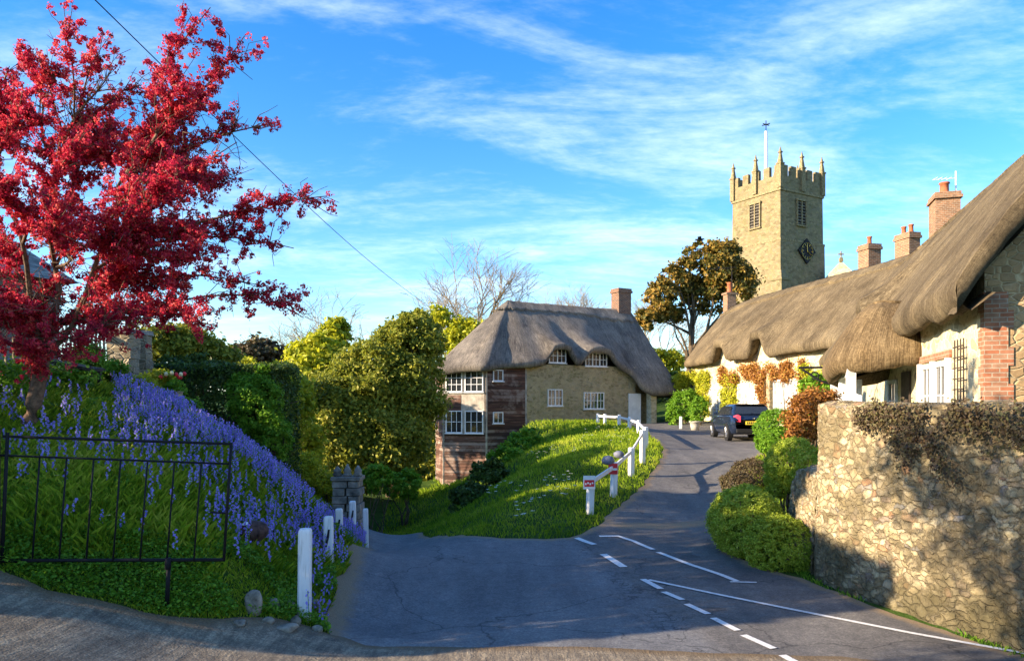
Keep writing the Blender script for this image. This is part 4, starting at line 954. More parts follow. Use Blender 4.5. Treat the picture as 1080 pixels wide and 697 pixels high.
def rubble_wall(name, path, top, thick, label, seed=3, res=.018, cw=.21, ch=.125, amp=.05, batter=.10, **kw):
    """path: 2D points of the visible foot, seen face on the left of the walking direction; top(s)->height"""
    path = np.array(path, float); sg = np.linalg.norm(np.diff(path, axis=0), axis=1); S = np.concatenate([[0], np.cumsum(sg)])
    ns = int(S[-1]/res); s = np.linspace(0, S[-1], ns); X = np.interp(s, S, path[:, 0]); Y = np.interp(s, S, path[:, 1])
    k = 9; pad = lambda a: np.convolve(np.pad(a, k, mode='edge'), np.ones(2*k+1)/(2*k+1), 'valid'); X = pad(X); Y = pad(Y)
    tx = np.gradient(X); ty = np.gradient(Y); l = np.hypot(tx, ty); nx_, ny_ = ty/l, -tx/l
    zb_ = ground(X, Y)-.25; zt = np.array([top(a) for a in s])
    hmax = (zt-zb_).max(); nt_ = int(hmax/res)+1; tv = np.linspace(0, 1, nt_)
    rows = []; par = []
    for v in tv: rows.append((0.0+batter*(1-v), zb_+(zt-zb_)*v)); par.append(v)
    npx = 12
    for i in range(1, npx+1):
        u = i/npx; rows.append((-thick*u, zt+.05*math.sin(math.pi*u)))
    rows.append((-thick-.02, zt-.5)); rows.append((-thick-.02, zb_))
    G = np.stack([np.stack([X+nx_*o_, Y+ny_*o_, z+0*X], 1) for o_, z in rows])
    T = np.concatenate([np.array([[0]]*1)*0+0, np.cumsum(np.linalg.norm(np.diff(G, axis=0), axis=2).mean(1))[:, None]]) if False else np.concatenate([[0], np.cumsum(np.linalg.norm(np.diff(G, axis=0), axis=2).mean(1))])
    SS, TT_ = np.meshgrid(s, T); TT2 = np.where(np.arange(len(rows))[:, None] < nt_, G[..., 2], TT_+5)
    q3 = np.stack([SS, TT2, SS*0], -1); wob = vnoise(q3, 2.6, seed)*.12+vnoise(q3, 11, seed+3)*.05; wob2 = vnoise(q3, 2.6, seed+9)*.12+vnoise(q3, 12, seed+5)*.035
    F1, F2, I = worley(SS+wob, TT2+wob2+20, cw, ch, seed)
    j = F2-F1; bump_ = np.clip(j/.22, 0, 1)**.7; rugged = vnoise(G, 7, 2)*.035+vnoise(G, 1.3, 4)*.09+vnoise(G, 17, 5)*.026+vnoise(G, 34, 6)*.012
    d = (bump_*amp*.25*(.5+I*.9)+rugged)
    G[..., 0] += nx_[None]*d*.9; G[..., 1] += ny_[None]*d*.9
    topm = (np.arange(len(rows)) >= nt_-2)[:, None]; G[..., 2] += np.where(topm, d*.9, 0)
    nr = len(rows); idx = np.arange(nr*ns).reshape(nr, ns); q = np.stack([idx[:-1, :-1], idx[:-1, 1:], idx[1:, 1:], idx[1:, :-1]], -1).reshape(-1, 4)
    loops = list(q.ravel()); st = list(np.arange(len(q))*4); tot = [4]*len(q)
    for c in (0, ns-1):
        L = [idx[r, c] for r in range(nr)]; st.append(len(loops)); tot.append(len(L)); loops += L if c else L[::-1]
    base = np.array((X.mean(), Y.mean(), ground(X.mean(), Y.mean())[0]))
    me = mesh_np(name, G.reshape(-1, 3)-base, loops, st, tot, {'rnd': I.ravel(), 'joint': j.ravel()}, smooth=True)
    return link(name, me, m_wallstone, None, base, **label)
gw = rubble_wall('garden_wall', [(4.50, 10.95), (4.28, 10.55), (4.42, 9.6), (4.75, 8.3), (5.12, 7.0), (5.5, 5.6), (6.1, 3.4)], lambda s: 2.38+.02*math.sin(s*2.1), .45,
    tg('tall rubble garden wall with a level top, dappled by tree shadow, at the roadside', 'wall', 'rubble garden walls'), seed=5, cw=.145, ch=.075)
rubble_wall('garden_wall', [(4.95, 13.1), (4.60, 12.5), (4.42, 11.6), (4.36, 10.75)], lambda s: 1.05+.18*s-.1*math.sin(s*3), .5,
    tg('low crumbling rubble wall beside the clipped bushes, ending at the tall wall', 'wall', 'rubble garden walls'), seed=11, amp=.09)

# ------------------------------------------------------------------ foliage tools
m_leaf_dark = leafmat('leaf_evergreen', [(0, (.03, .045, .006)), (.28, (.11, .14, .014)), (.55, (.27, .29, .028)), (1, (.56, .50, .07))], .4)
m_leaf_yg = leafmat('leaf_yellow_green', [(0, (.12, .15, .01)), (.4, (.32, .36, .02)), (.75, (.58, .56, .03)), (1, (.72, .64, .06))], .45)
m_leaf_green = leafmat('leaf_fresh_green', [(0, (.04, .095, .008)), (.35, (.12, .27, .016)), (.7, (.23, .42, .03)), (1, (.42, .56, .07))], .45)
m_leaf_hedge = leafmat('leaf_hedge', [(0, (.016, .028, .008)), (.4, (.05, .085, .014)), (.75, (.09, .15, .02)), (1, (.16, .22, .04))], .25)
m_leaf_yew = leafmat('leaf_cypress', [(0, (.02, .028, .007)), (.35, (.08, .085, .014)), (.6, (.26, .17, .03)), (1, (.56, .32, .07))], .25, nsc=.35)
m_leaf_lav = leafmat('leaf_clipped_bright', [(0, (.10, .15, .01)), (.35, (.25, .34, .02)), (.7, (.46, .54, .06)), (1, (.68, .68, .20))], .35)
m_leaf_rust = leafmat('leaf_rust', [(0, (.10, .035, .01)), (.4, (.26, .10, .02)), (.75, (.42, .20, .04)), (1, (.45, .36, .06))], .3)
m_leaf_brown = leafmat('leaf_brown_green', [(0, (.035, .02, .012)), (.4, (.09, .06, .03)), (.75, (.12, .10, .04)), (1, (.16, .17, .06))], .2)
m_blossom = leafmat('crimson_blossom', [(0, (.07, .004, .017)), (.25, (.24, .009, .038)), (.5, (.55, .022, .068)), (.74, (.78, .08, .10)), (1, (.92, .38, .23))], .44, nsc=1.6)
m_grass = leafmat('grass_blades', [(0, (.05, .10, .006)), (.3, (.17, .29, .014)), (.6, (.36, .48, .025)), (1, (.64, .62, .10))], .5, nsc=.9)
m_bluebell = leafmat('bluebell_petals', [(0, (.16, .13, .52)), (.4, (.33, .27, .80)), (.75, (.47, .40, .93)), (1, (.68, .60, .96))], .45, nsc=2)
m_petalw = leafmat('white_petals', [(0, (.6, .6, .5)), (1, (.85, .85, .7))], .3)
m_petaly = leafmat('yellow_petals', [(0, (.6, .5, .1)), (1, (.85, .75, .3))], .3)
def unit(v): return v/(np.linalg.norm(v, axis=-1, keepdims=True)+1e-9)
def leafquads(C, Nn, size, asp=.6, r=rng):
    """rhombic leaves at centres C with normals N"""
    n = len(C); a = unit(np.cross(Nn, r.normal(size=(n, 3)))); b = np.cross(unit(Nn), a)
    sz = (size*(.6+.8*r.random(n)))[:, None]
    return np.stack([C-a*sz, C-b*sz*asp+unit(Nn)*sz*.15, C+a*sz, C+b*sz*asp+unit(Nn)*sz*.15], 1)
def blobleaves(blobs, n, size, clump=.16, seed=1, nclump=None, down=.35, inner=.75, asp=.6, spread=1.0, lump_=1.0):
    """leaves in many clumps over lumpy ellipsoids (x,y,z,rx,ry,rz)"""
    r = np.random.default_rng(seed); B = np.array(blobs, float); ar = (B[:, 3]*B[:, 5]+B[:, 3]*B[:, 4]); ar /= ar.sum()
    nc_ = nclump or max(30, n//45); bi = r.choice(len(B), nc_, p=ar); d = unit(r.normal(size=(nc_, 3)))
    flip = (d[:, 2] < -.2) & (r.random(nc_) > down); d[flip, 2] *= -1
    rad = inner+(1.06-inner)*r.random(nc_)**.6
    lump = 1+lump_*(.18*np.sin(d[:, 0]*5+bi*2.1)*np.cos(d[:, 2]*6+bi)+.10*np.sin(d[:, 1]*11+bi))
    cc = B[bi, :3]+d*B[bi, 3:6]*(rad*lump)[:, None]
    w = r.random(nc_)**1.2+.15; w /= w.sum(); ci = r.choice(nc_, n, p=w)
    rm = B[bi[ci], 3:6].mean(1); C = cc[ci]+r.normal(size=(n, 3))*(clump*rm)[:, None]*spread*np.array((1, 1, .75))
    Nn = unit(d[ci]*.7+r.normal(size=(n, 3))*.7+np.array((0, 0, .35)))
    rnd = np.clip(r.random(n)*.65+r.random(nc_)[ci]*.35, 0, 1)
    return leafquads(C, Nn, size, asp, r), rnd
def limb(mb, a, b, r0, r1, wig=.12, seg=6, n=6, seed=0, sag=0.0):
    r = np.random.default_rng(seed); a = np.array(a, float); b = np.array(b, float); L = np.linalg.norm(b-a); pts = []
    o1 = r.normal(size=3)*wig*L*.5; o2 = r.normal(size=3)*wig*L*.35
    for i in range(seg+1):
        t = i/seg; p = a+(b-a)*t+o1*math.sin(math.pi*t)+o2*math.sin(2*math.pi*t); p[2] += sag*math.sin(math.pi*t)*L; pts.append(p)
    mb.tube(pts, [r0+(r1-r0)*(i/seg)**.8 for i in range(seg+1)], n); return pts
def tree(name, label, cat, base, blobs, n, size, mat, bark=None, trunk_r=.2, group=None, clump=.16, seed=1, down=.35, inner=.75, limbs=True, top=None, asp=.6, crownname='crown'):
    t = thing(name, label, cat, base, group); base = np.array(base, float); B = np.array(blobs, float)
    mb = MB(); c = B[:, :3].mean(0) if top is None else np.array(top); pts = limb(mb, base-Z3*.2, c, trunk_r, trunk_r*.45, .05, 7, 9, seed)
    if limbs:
        for i, b in enumerate(B):
            k = 2+i % 4; limb(mb, pts[k], b[:3]+np.array((0, 0, b[5]*.3)), trunk_r*.4, trunk_r*.08, .1, 5, 5, seed+i)
            r = np.random.default_rng(seed+i+50)
            for j in range(4): limb(mb, b[:3]-Z3*b[5]*.2, b[:3]+unit(r.normal(size=3))*b[3:6]*.8, trunk_r*.16, trunk_r*.03, .15, 4, 4, seed+i*7+j)
    mb.build('trunk', bark or m_bark, t, smooth=True)
    V, rnd = blobleaves(blobs, n, size, clump, seed, down=down, inner=inner, asp=asp); mkn(crownname, V, 4, mat, t, rnd)
    return t
def bush(name, label, cat, blobs, n, size, mat, group=None, clump=.10, seed=1, asp=.55, inner=.82, down=.6, stems=True, lump=1.0, nclump=None):
    B = np.array(blobs, float); x, y = B[:, 0].mean(), B[:, 1].mean(); t = thing(name, label, cat, (x, y, gz(x, y)), group)
    mb = MB()
    for i, b in enumerate(B):
        r = np.random.default_rng(seed+i)
        for j in range(5): limb(mb, (b[0]+r.normal()*.05, b[1]+r.normal()*.05, gz(b[0], b[1])-.05), b[:3]+unit(r.normal(size=3))*b[3:6]*.7, .025+b[3]*.015, .008, .15, 4, 5, seed+j+i*9)
    mb.build('stems', m_bark, t)
    V, rnd = blobleaves(blobs, n, size, clump, seed, asp=asp, inner=inner, down=down, lump_=lump, nclump=nclump); mkn('foliage', V, 4, mat, t, rnd)
    return t
def bare_tree(name, label, base, height, spread, seed, r0=.12, mat=None, group=None, levels=6, up=.45):
    t = thing(name, label, 'tree', base, group); mb = MB(); tw = MB(); r = np.random.default_rng(seed); base = np.array(base, float)
    def grow(p, d, L, rad, lv):
        q = p+d*L; m_ = (p+q)/2+r.normal(size=3)*L*.05
        (mb if lv < 2 else tw).tube([p, m_, q], [rad, rad*.85, rad*.7], 6 if lv < 2 else 3, cap=False)
        if lv >= levels: return
        for k in range(3 if lv else 5):
            nd = unit(d+r.normal(size=3)*spread*np.array((1, 1, .6))+Z3*up*.25); st = p+d*L*(.55+.45*r.random()) if k else q
            grow(st, nd, L*(.66+.22*r.random()), max(rad*.6, .011), lv+1)
    grow(base-Z3*.1, unit(np.array((r.normal()*.05, r.normal()*.05, 1))), height*.3, r0, 0)
    mb.build('trunk', mat or m_barkpale, t, smooth=True); tw.build('twigs', mat or m_barkpale, t); return t
def hedgebox(name, label, c, sx, sy, h, ang, n, size, mat, seed=1, z0=None, group=None, round_=.12):
    r = np.random.default_rng(seed); z0 = gz(c[0], c[1])-.3 if z0 is None else z0
    t = thing(name, label, 'hedge', (c[0], c[1], z0), group); ca, sa = math.cos(ang), math.sin(ang)
    u = r.random((n, 3))*2-1; ax = r.choice(3, n, p=np.array([h*sy, h*sx, sx*sy*1.2])/(h*sy+h*sx+sx*sy*1.2)); sgn = np.where(r.random(n) < .5, -1, 1); sgn = np.where(ax == 2, 1, sgn)
    u[np.arange(n), ax] = sgn*(1-np.abs(r.normal(size=n))*.07)
    nrm = np.zeros((n, 3)); nrm[np.arange(n), ax] = sgn
    nrm = nrm*.6+r.normal(size=(n, 3))*.6+np.array((0, 0, .3))
    L = np.stack([u[:, 0]*sx/2, u[:, 1]*sy/2, (u[:, 2]+1)/2*h], 1); L += vnoise(L*1.0, 1.7, seed)[:, None]*.22*nrm+r.normal(size=(n, 3))*.035
    C = np.stack([c[0]+L[:, 0]*ca-L[:, 1]*sa, c[1]+L[:, 0]*sa+L[:, 1]*ca, z0+L[:, 2]], 1)
    mb = MB(); k = int(sx/.6)
    for i in range(k):
        x = -sx/2+.3+i*.6; limb(mb, (c[0]+x*ca, c[1]+x*sa, z0-.3), (c[0]+(x+r.normal()*.1)*ca, c[1]+(x)*sa, z0+h*.9), .05, .012, .08, 5, 5, seed+i)
        for j in range(5): limb(mb, (c[0]+x*ca, c[1]+x*sa, z0+h*r.random()*.7), (c[0]+(x+r.normal()*.25)*ca+sa*(r.random()-.5)*sy*.8, c[1]+(x+r.normal()*.25)*sa-ca*(r.random()-.5)*sy*.8, z0+h*(.3+.65*r.random())), .02, .006, .1, 3, 4, seed+i*3+j)
    mb.build('stems', m_bark, t)
    Nn = np.stack([nrm[:, 0]*ca-nrm[:, 1]*sa, nrm[:, 0]*sa+nrm[:, 1]*ca, nrm[:, 2]], 1)
    mkn('foliage', leafquads(C, unit(Nn), size, .55, r), 4, mat, t, np.clip(r.random(n)*.8+vnoise(C, 2, 3)*.6+.1, 0, 1)); return t

# ------------------------------------------------------------------ trees
GT = 'trees and shrubs in the middle distance'
def gb(px, Y): x = (px-HX)/F*Y; return (x, Y, gz(x, Y))
def bl(px, py, Y, rpx, rpz=None, ry=None):
    p = P(px, py, Y); k = Y/F; return (p[0], p[1], p[2], rpx*k, (ry or rpx)*k, (rpz or rpx)*k)
# big evergreen left of the boarded cottage end
tree('evergreen_tree', 'large dark evergreen left of the boarded cottage end', 'tree', gb(415, 31), [bl(432, 375, 31, 32, 38), bl(400, 402, 30, 42, 40), bl(368, 436, 29, 46, 42), bl(425, 425, 30, 36, 48), bl(345, 470, 28, 40, 46), bl(395, 470, 29, 50, 46), bl(446, 392, 32, 20, 48), bl(440, 345, 32, 17, 18), bl(428, 478, 31, 24, 36), bl(414, 358, 31, 16, 16), bl(386, 378, 31, 18, 14)], 95000, .075, m_leaf_dark, trunk_r=.35, seed=3, clump=.11)
tree('golden_shrub_tree', 'tall yellow leafed shrub rising behind the left edge of the dark evergreen', 'tree', gb(322, 33), [bl(330, 395, 33, 26, 36), bl(318, 430, 32, 30, 36), bl(345, 382, 34, 18, 24), bl(300, 452, 30, 22, 30), bl(352, 360, 35, 14, 22)], 20000, .13, m_leaf_yg, trunk_r=.14, seed=9)
tree('golden_shrub_tree', 'low spreading yellow green shrub just right of the clipped hedge', 'tree', gb(282, 24), [bl(288, 405, 25, 28, 16), bl(262, 398, 27, 26, 14), bl(305, 430, 22, 24, 34), bl(283, 452, 21, 20, 30), bl(318, 470, 24, 20, 34)], 18000, .075, m_leaf_yg, trunk_r=.1, seed=14)
tree('evergreen_tree', 'dark rounded evergreen behind the clipped hedge under the red blossom', 'tree', gb(190, 24), [bl(190, 370, 24, 34, 22), bl(225, 380, 25, 24, 16), bl(160, 372, 23, 24, 28)], 14000, .075, m_leaf_dark, trunk_r=.14, seed=21)
tree('pale_tree', 'tawny budding tree above the low yellow shrub', 'tree', gb(270, 38), [bl(268, 378, 38, 24, 16), bl(245, 388, 38, 18, 14), bl(296, 384, 40, 20, 14)], 9000, .12, m_leaf_brown, trunk_r=.12, seed=25, clump=.2)
tree('golden_shrub_tree', 'yellow green tree crown between the evergreen and the thatched hip', 'tree', gb(482, 50), [bl(500, 362, 52, 14, 22), bl(482, 366, 52, 14, 26), bl(462, 345, 52, 9, 22)], 6500, .14, m_leaf_yg, trunk_r=.16, seed=29, clump=.22)
bare_tree('bare_tree', 'tall bare tree with a rounded crown behind the far cottage roof', gb(508, 62), 13.5, .55, 4, .22)
bare_tree('bare_tree', 'slender bare tree at the edge of the dark evergreen', gb(474, 60), 11.5, .5, 8, .17)
bare_tree('bare_tree', 'bare tree above the tall yellow shrub', gb(365, 55), 10.5, .55, 12, .17)
bare_tree('bare_tree', 'spreading bare tree above the tawny tree', gb(318, 50), 8.8, .6, 17, .16)
bare_tree('bare_tree', 'bare tree top showing just over the far cottage ridge', gb(618, 75), 13.0, .5, 23, .2)
bare_tree('bare_tree', 'bare tree between the cottage gable slope and the cypress trunks', gb(684, 72), 9.5, .5, 31, .16)
tree('golden_shrub_tree', 'pale yellow green trees low behind the cypress trunks', 'tree', gb(695, 68), [bl(690, 388, 68, 16, 16), bl(710, 384, 68, 14, 12), bl(676, 398, 68, 12, 12)], 5000, .16, m_leaf_yg, trunk_r=.12, seed=36, clump=.2)
tree('evergreen_tree', 'dark shrubby tree filling the gap behind the tulip pot', 'tree', gb(205, 22), [bl(205, 402, 22, 24, 22), bl(180, 400, 22, 20, 22), bl(225, 400, 23, 18, 18)], 9000, .06, m_leaf_hedge, trunk_r=.08, seed=37)
# cypress beside the tower
tree('cypress_tree', 'broad gold brown cypress with bare forked trunks, in front of the church tower', 'tree', gb(722, 60), [bl(697, 316, 60, 15, 17), bl(712, 296, 61, 13, 14), bl(684, 336, 60, 12, 9), bl(727, 284, 61, 10, 18), bl(757, 280, 61, 18, 24), bl(779, 302, 61, 15, 26), bl(745, 312, 62, 19, 18), bl(733, 262, 62, 5, 10), bl(712, 334, 61, 11, 8), bl(768, 264, 62, 10, 9), bl(752, 262, 62, 6, 8), bl(728, 312, 62, 12, 10)], 24000, .15, m_leaf_yew, trunk_r=.34, seed=33, clump=.17, down=.5)
m = MB()
bx_ = gb(716, 59.5)
# hedges, garden left
hedgebox('clipped_hedge', 'square clipped dark hedge behind the bluebells', gb(238, 17.4)[:2], 3.0, 1.3, 2.75, R(-6), 26000, .040, m_leaf_hedge, 5, z0=.55)
hedgebox('field_hedge', 'long rough hedge low behind the lawn and evergreen', (-9, 44), 16, 2, 3.4, R(8), 16000, .13, m_leaf_dark, 7)
hedgebox('field_hedge', 'long distant hedge behind the far cottage', (6, 66), 34, 2.4, 3.6, R(3), 20000, .16, m_leaf_hedge, 8)
bush('garden_shrub', 'bright green rounded shrub closing the right end of the clipped hedge', 'shrub', [bl(272, 432, 16.6, 22, 36), bl(288, 462, 16.4, 16, 26), bl(258, 410, 16.8, 16, 18)], 22000, .032, m_leaf_green, seed=69, clump=.12)
bush('garden_shrub', 'yellow green shrub behind the carved stone pier', 'shrub', [bl(320, 505, 19, 20, 24), bl(345, 520, 19.5, 18, 18)], 12000, .035, m_leaf_yg, seed=70, clump=.16)
# unseen hedge added outside the picture to shade the junction
hedgebox('junction_shade_hedge', 'tall hedge added out of view on the bank top to shade the junction', (-11.2, 9.2), 8.6, 1.2, 3.15, R(82), 22000, .07, m_leaf_hedge, 9, z0=2.2)
X_, Y_ = -7.3, 2.9; z_ = gz(X_, Y_)
tree('wall_dapple_tree', 'loose leafed young tree added left of the view to dapple the wall', 'tree', (X_, Y_, z_), [(X_, Y_, z_+3.9, 1.4, 1.3, .9), (X_+.9, Y_+1.1, z_+3.7, 1.1, 1.1, .8), (X_-.9, Y_-.5, z_+3.0, .9, .9, .9), (X_+.2, Y_+2.0, z_+4.0, .9, .8, .6)], 7600, .05, m_leaf_green, trunk_r=.10, seed=40, clump=.3)  # unseen tree, placed for its leaf shade on the tall wall
hedgebox('wall_shade_hedge', 'dense unseen hedge added left of the drive to shade the wall foot', (-8.8, 6.35), 2.9, .8, 3.0, R(90), 16000, .06, m_leaf_hedge, 19, z0=1.9)  # added out of frame so its shadow falls along the wall base
# long shrubs running down the left side of the verge
bush('verge_shrub', 'leafy green shrub against the boarded cottage end', 'shrub', [bl(552, 472, 33, 16, 16), bl(535, 488, 30, 17, 17), bl(560, 462, 37, 10, 10)], 9000, .09, m_leaf_green, 'shrubs down the side of the verge', seed=51)
bush('verge_shrub', 'dark trailing shrub lower down the side of the verge', 'shrub', [bl(515, 506, 26, 19, 18), bl(497, 526, 22, 20, 15)], 9000, .075, m_leaf_hedge, 'shrubs down the side of the verge', seed=52)
bush('verge_shrub', 'small yellow green shrub at the foot of the dark evergreen', 'shrub', [bl(425, 512, 25, 18, 13), bl(398, 505, 24, 14, 14)], 6000, .07, m_leaf_green, 'shrubs down the side of the verge', seed=53)
# right-hand bushes
GB = 'clipped bushes beside the lane'
bush('clipped_bush', 'large bright green mound of clipped foliage at the road edge', 'bush', [(3.80, 12.35, .50, .52, .80, .56), (4.02, 11.35, .30, .50, .55, .44), (3.95, 13.2, .45, .45, .6, .46)], 80000, .016, m_leaf_lav, GB, seed=61, clump=.04, inner=.96, lump=.25, nclump=5000, down=1)
bush('clipped_bush', 'low brownish green cushion between the bright mound and the lane', 'bush', [P(792, 502, 17.2).tolist()+[.42, .6, .36], P(778, 510, 16.2).tolist()+[.32, .5, .24]], 18000, .018, m_leaf_brown, GB, seed=62, clump=.06, inner=.93, lump=.4, nclump=1500)
bush('clipped_bush', 'round yellow green bush at the corner of the tall wall', 'bush', [P(836, 490, 12.9).tolist()+[.40, .5, .42], P(826, 508, 13.1).tolist()+[.28, .4, .26]], 34000, .016, m_leaf_lav, GB, seed=63, clump=.05, inner=.95, lump=.3, nclump=2500, down=1)
bush('clipped_bush', 'dark green ball of clipped foliage next to the parked car', 'bush', [P(820, 452, 20.5).tolist()+[.55, .6, .50], P(815, 466, 20).tolist()+[.42, .5, .3]], 26000, .026, m_leaf_green, GB, seed=64, clump=.045, inner=.95, lump=.3, nclump=2000, down=1)
bush('rusty_shrub', 'loose rust and orange leaved shrub behind the corner of the tall wall', 'shrub', [P(852, 440, 14.6).tolist()+[.36, .4, .42], P(862, 424, 14.9).tolist()+[.36, .35, .22], P(843, 456, 14.4).tolist()+[.22, .3, .25]], 9000, .032, m_leaf_rust, seed=65, clump=.2)
bush('garden_shrub', 'fresh green shrub against the row front, right of the big window', 'shrub', [P(872, 425, 23).tolist()+[.55, .5, .4], P(862, 408, 25).tolist()+[.4, .4, .4]], 7000, .05, m_leaf_green, seed=66, clump=.18)
bush('garden_shrub', 'dense green shrub with pots at its foot, left of the parked car', 'shrub', [P(723, 428, 43).tolist()+[.75, .7, .75], P(738, 432, 41).tolist()+[.45, .5, .6], P(712, 440, 42).tolist()+[.4, .5, .6]], 11000, .06, m_leaf_green, seed=67, clump=.12)
bush('garden_shrub', 'yellow shrub between the far cottage porch and the row end', 'shrub', [P(716, 408, 47).tolist()+[.6, .5, .7], P(730, 402, 47).tolist()+[.7, .4, .45]], 6000, .06, m_leaf_yg, seed=68, clump=.2)
# climbers trained on the row front
def climber(name, label, a0, a1, z0, z1, n, mat, seed, hang=0.0, size=.055):
    r = np.random.default_rng(seed); t = thing(name, label, 'climbing plant', RP((a0+a1)/2, .1, gz(*RP((a0+a1)/2)[:2])), 'climbers on the row front')
    mb = MB()
    for k in range(3):
        a_ = a0+(a1-a0)*(k+.5)/3; limb(mb, RP(a_, .12, 1.0), RP(a0+(a1-a0)*r.random(), .12, z1), .03, .012, .06, 7, 5, seed+k)
    mb.build('stems', m_bark, t); nc_ = 46; ca_ = a0+(a1-a0)*r.random(nc_); cz_ = z0+(z1-z0)*r.random(nc_); i = r.choice(nc_, n)
    C = np.array([RP(0, 0)])+np.array((*ru, 0))*(ca_[i]+r.normal(size=n)*.16)[:, None]+np.array((*rn, 0))*(.06+np.abs(r.normal(size=n))*.13)[:, None]+Z3*(cz_[i]+r.normal(size=n)*.13)[:, None]
    mkn('foliage', leafquads(C, unit(np.array((*rn, .3))+r.normal(size=(n, 3))*.6), size, .6, r), 4, mat, t, r.random(n))
climber('climbing_plant', 'rust coloured climber spread above the row windows and door', 1.2, 9.6, 3.75, 4.45, 7000, m_leaf_rust, 71)
climber('climbing_plant', 'green climber at the far end of the row', 10.8, 12.9, 1.8, 4.4, 6000, m_leaf_yg, 72)
climber('climbing_plant', 'green climber between the door and the narrow window', 7.7, 9.0, 1.6, 4.0, 3500, m_leaf_yg, 73)
climber('climbing_plant', 'green climber right of the big row window', -.4, 1.5, 1.5, 4.2, 5000, m_leaf_yg, 74)
climber('climbing_plant', 'rusty climber left of the big row window', 4.4, 5.2, 1.2, 4.0, 2600, m_leaf_rust, 75)

def blades(X, Y, h, w, r, lean=.35, zoff=0.0, lift=None):
    n = len(X); Z = ground(X, Y)-.02+zoff; az = r.random(n)*2*math.pi; h = h*(.5+r.random(n)); w = w*(.6+.8*r.random(n))
    d = np.stack([np.cos(az), np.sin(az), 0*az], 1); sd = np.stack([-np.sin(az), np.cos(az), 0*az], 1); le = lean*h*(.3+r.random(n)*1.2)
    B = np.stack([X, Y, Z], 1); m1 = B+Z3*(h*.6)[:, None]+d*(le*.3)[:, None]; t = B+Z3*(h*.95)[:, None]+d*le[:, None]
    return np.stack([B-sd*w[:, None]*.5, B+sd*w[:, None]*.5, m1+sd*w[:, None]*.4, t, m1-sd*w[:, None]*.4], 1)
# ivy and moss sprawling over the head of the tall wall
iv = thing('wall_ivy', 'dark dry ivy sprawling over the top right of the tall rubble wall', 'climbing plant', (4.95, 7.6, 1.2))
r = np.random.default_rng(301); WP = np.array([(4.28, 10.55), (4.42, 9.6), (4.75, 8.3), (5.12, 7.0), (5.5, 5.6)]); WL = np.concatenate([[0], np.cumsum(np.linalg.norm(np.diff(WP, axis=0), axis=1))])
ns_ = 19; st0 = 1.1+r.random(ns_)*3.6; mb = MB(); seeds = []
for k in range(ns_):
    s0 = st0[k]; z0_ = 2.42; pts = []; L = (.22+.85*r.random()**1.8)*(.4+.35*s0/2)
    for t in np.linspace(0, 1, 9):
        ss = s0+.16*math.sin(t*5+k)+.25*t*(r.random()-.3); x = np.interp(ss, WL, WP[:, 0]); y = np.interp(ss, WL, WP[:, 1]); pts.append(np.array((x-.10-.02*t, y-.03, z0_-L*t)))
    mb.tube(pts, [.012-.008*t for t in np.linspace(0, 1, 9)], 5); seeds += pts
mb.build('stems', m_bark, iv)
seeds = np.array(seeds); i = r.choice(len(seeds), 5200); C = seeds[i]+r.normal(size=(5200, 3))*np.array((.02, .07, .06))+np.array((-.02, 0, -.05))
mkn('foliage', leafquads(C, unit(np.array((-1, -.2, .35))+r.normal(size=(5200, 3))*.5), .019, .8, r), 4, m_leaf_brown, iv, r.random(5200))
# weeds along the wall foot
X2 = np.interp(np.linspace(7, 10.9, 1500), [7, 8.3, 9.6, 10.55, 11], [5.12, 4.75, 4.42, 4.28, 4.3])-.16+r.normal(size=1500)*.035; Y2 = np.linspace(7, 10.9, 1500)+r.normal(size=1500)*.05
kk = vnoise(np.stack([X2, Y2, X2*0], -1), 1.8, 3)+r.random(len(X2))*.3 > .25; X2 = X2[kk]; Y2 = Y2[kk]
mkn('weeds', blades(X2, Y2, .065, .009, r, .6), 5, m_leaf_green, None, r.random(len(X2)), kind='stuff', **tg('thin weeds growing along the foot of the tall wall', 'weeds'))

# ------------------------------------------------------------------ crimson crab apple
cbY = 9.5; base = np.array(gb(27, cbY)); rt = thing('blossom_tree', 'crimson blossoming crab apple with a leaning trunk, on the bluebell bank', 'tree', base)
mb = MB(); tips = []; r = np.random.default_rng(77)
fork = P(45, 372, 9.6)
limb(mb, base-Z3*.15, fork, .105, .085, .04, 7, 10, 3)
mains = []
for i, (px, py, dY, r0) in enumerate(((52, 250, .2, .055), (18, 235, -.5, .045), (115, 250, -.4, .042), (95, 305, .7, .040), (70, 180, .6, .05), (140, 180, .3, .036), (-15, 150, .2, .04), (30, 300, 1.0, .045))):
    st = fork if i not in (4, 5, 6) else mains[{4: 0, 5: 2, 6: 1}[i]][-1]
    mains.append(limb(mb, st, P(px, py, cbY+dY), r0 if i not in (4, 5, 6) else r0*.75, r0*.5, .10, 6, 7, 30+i))
targets = []
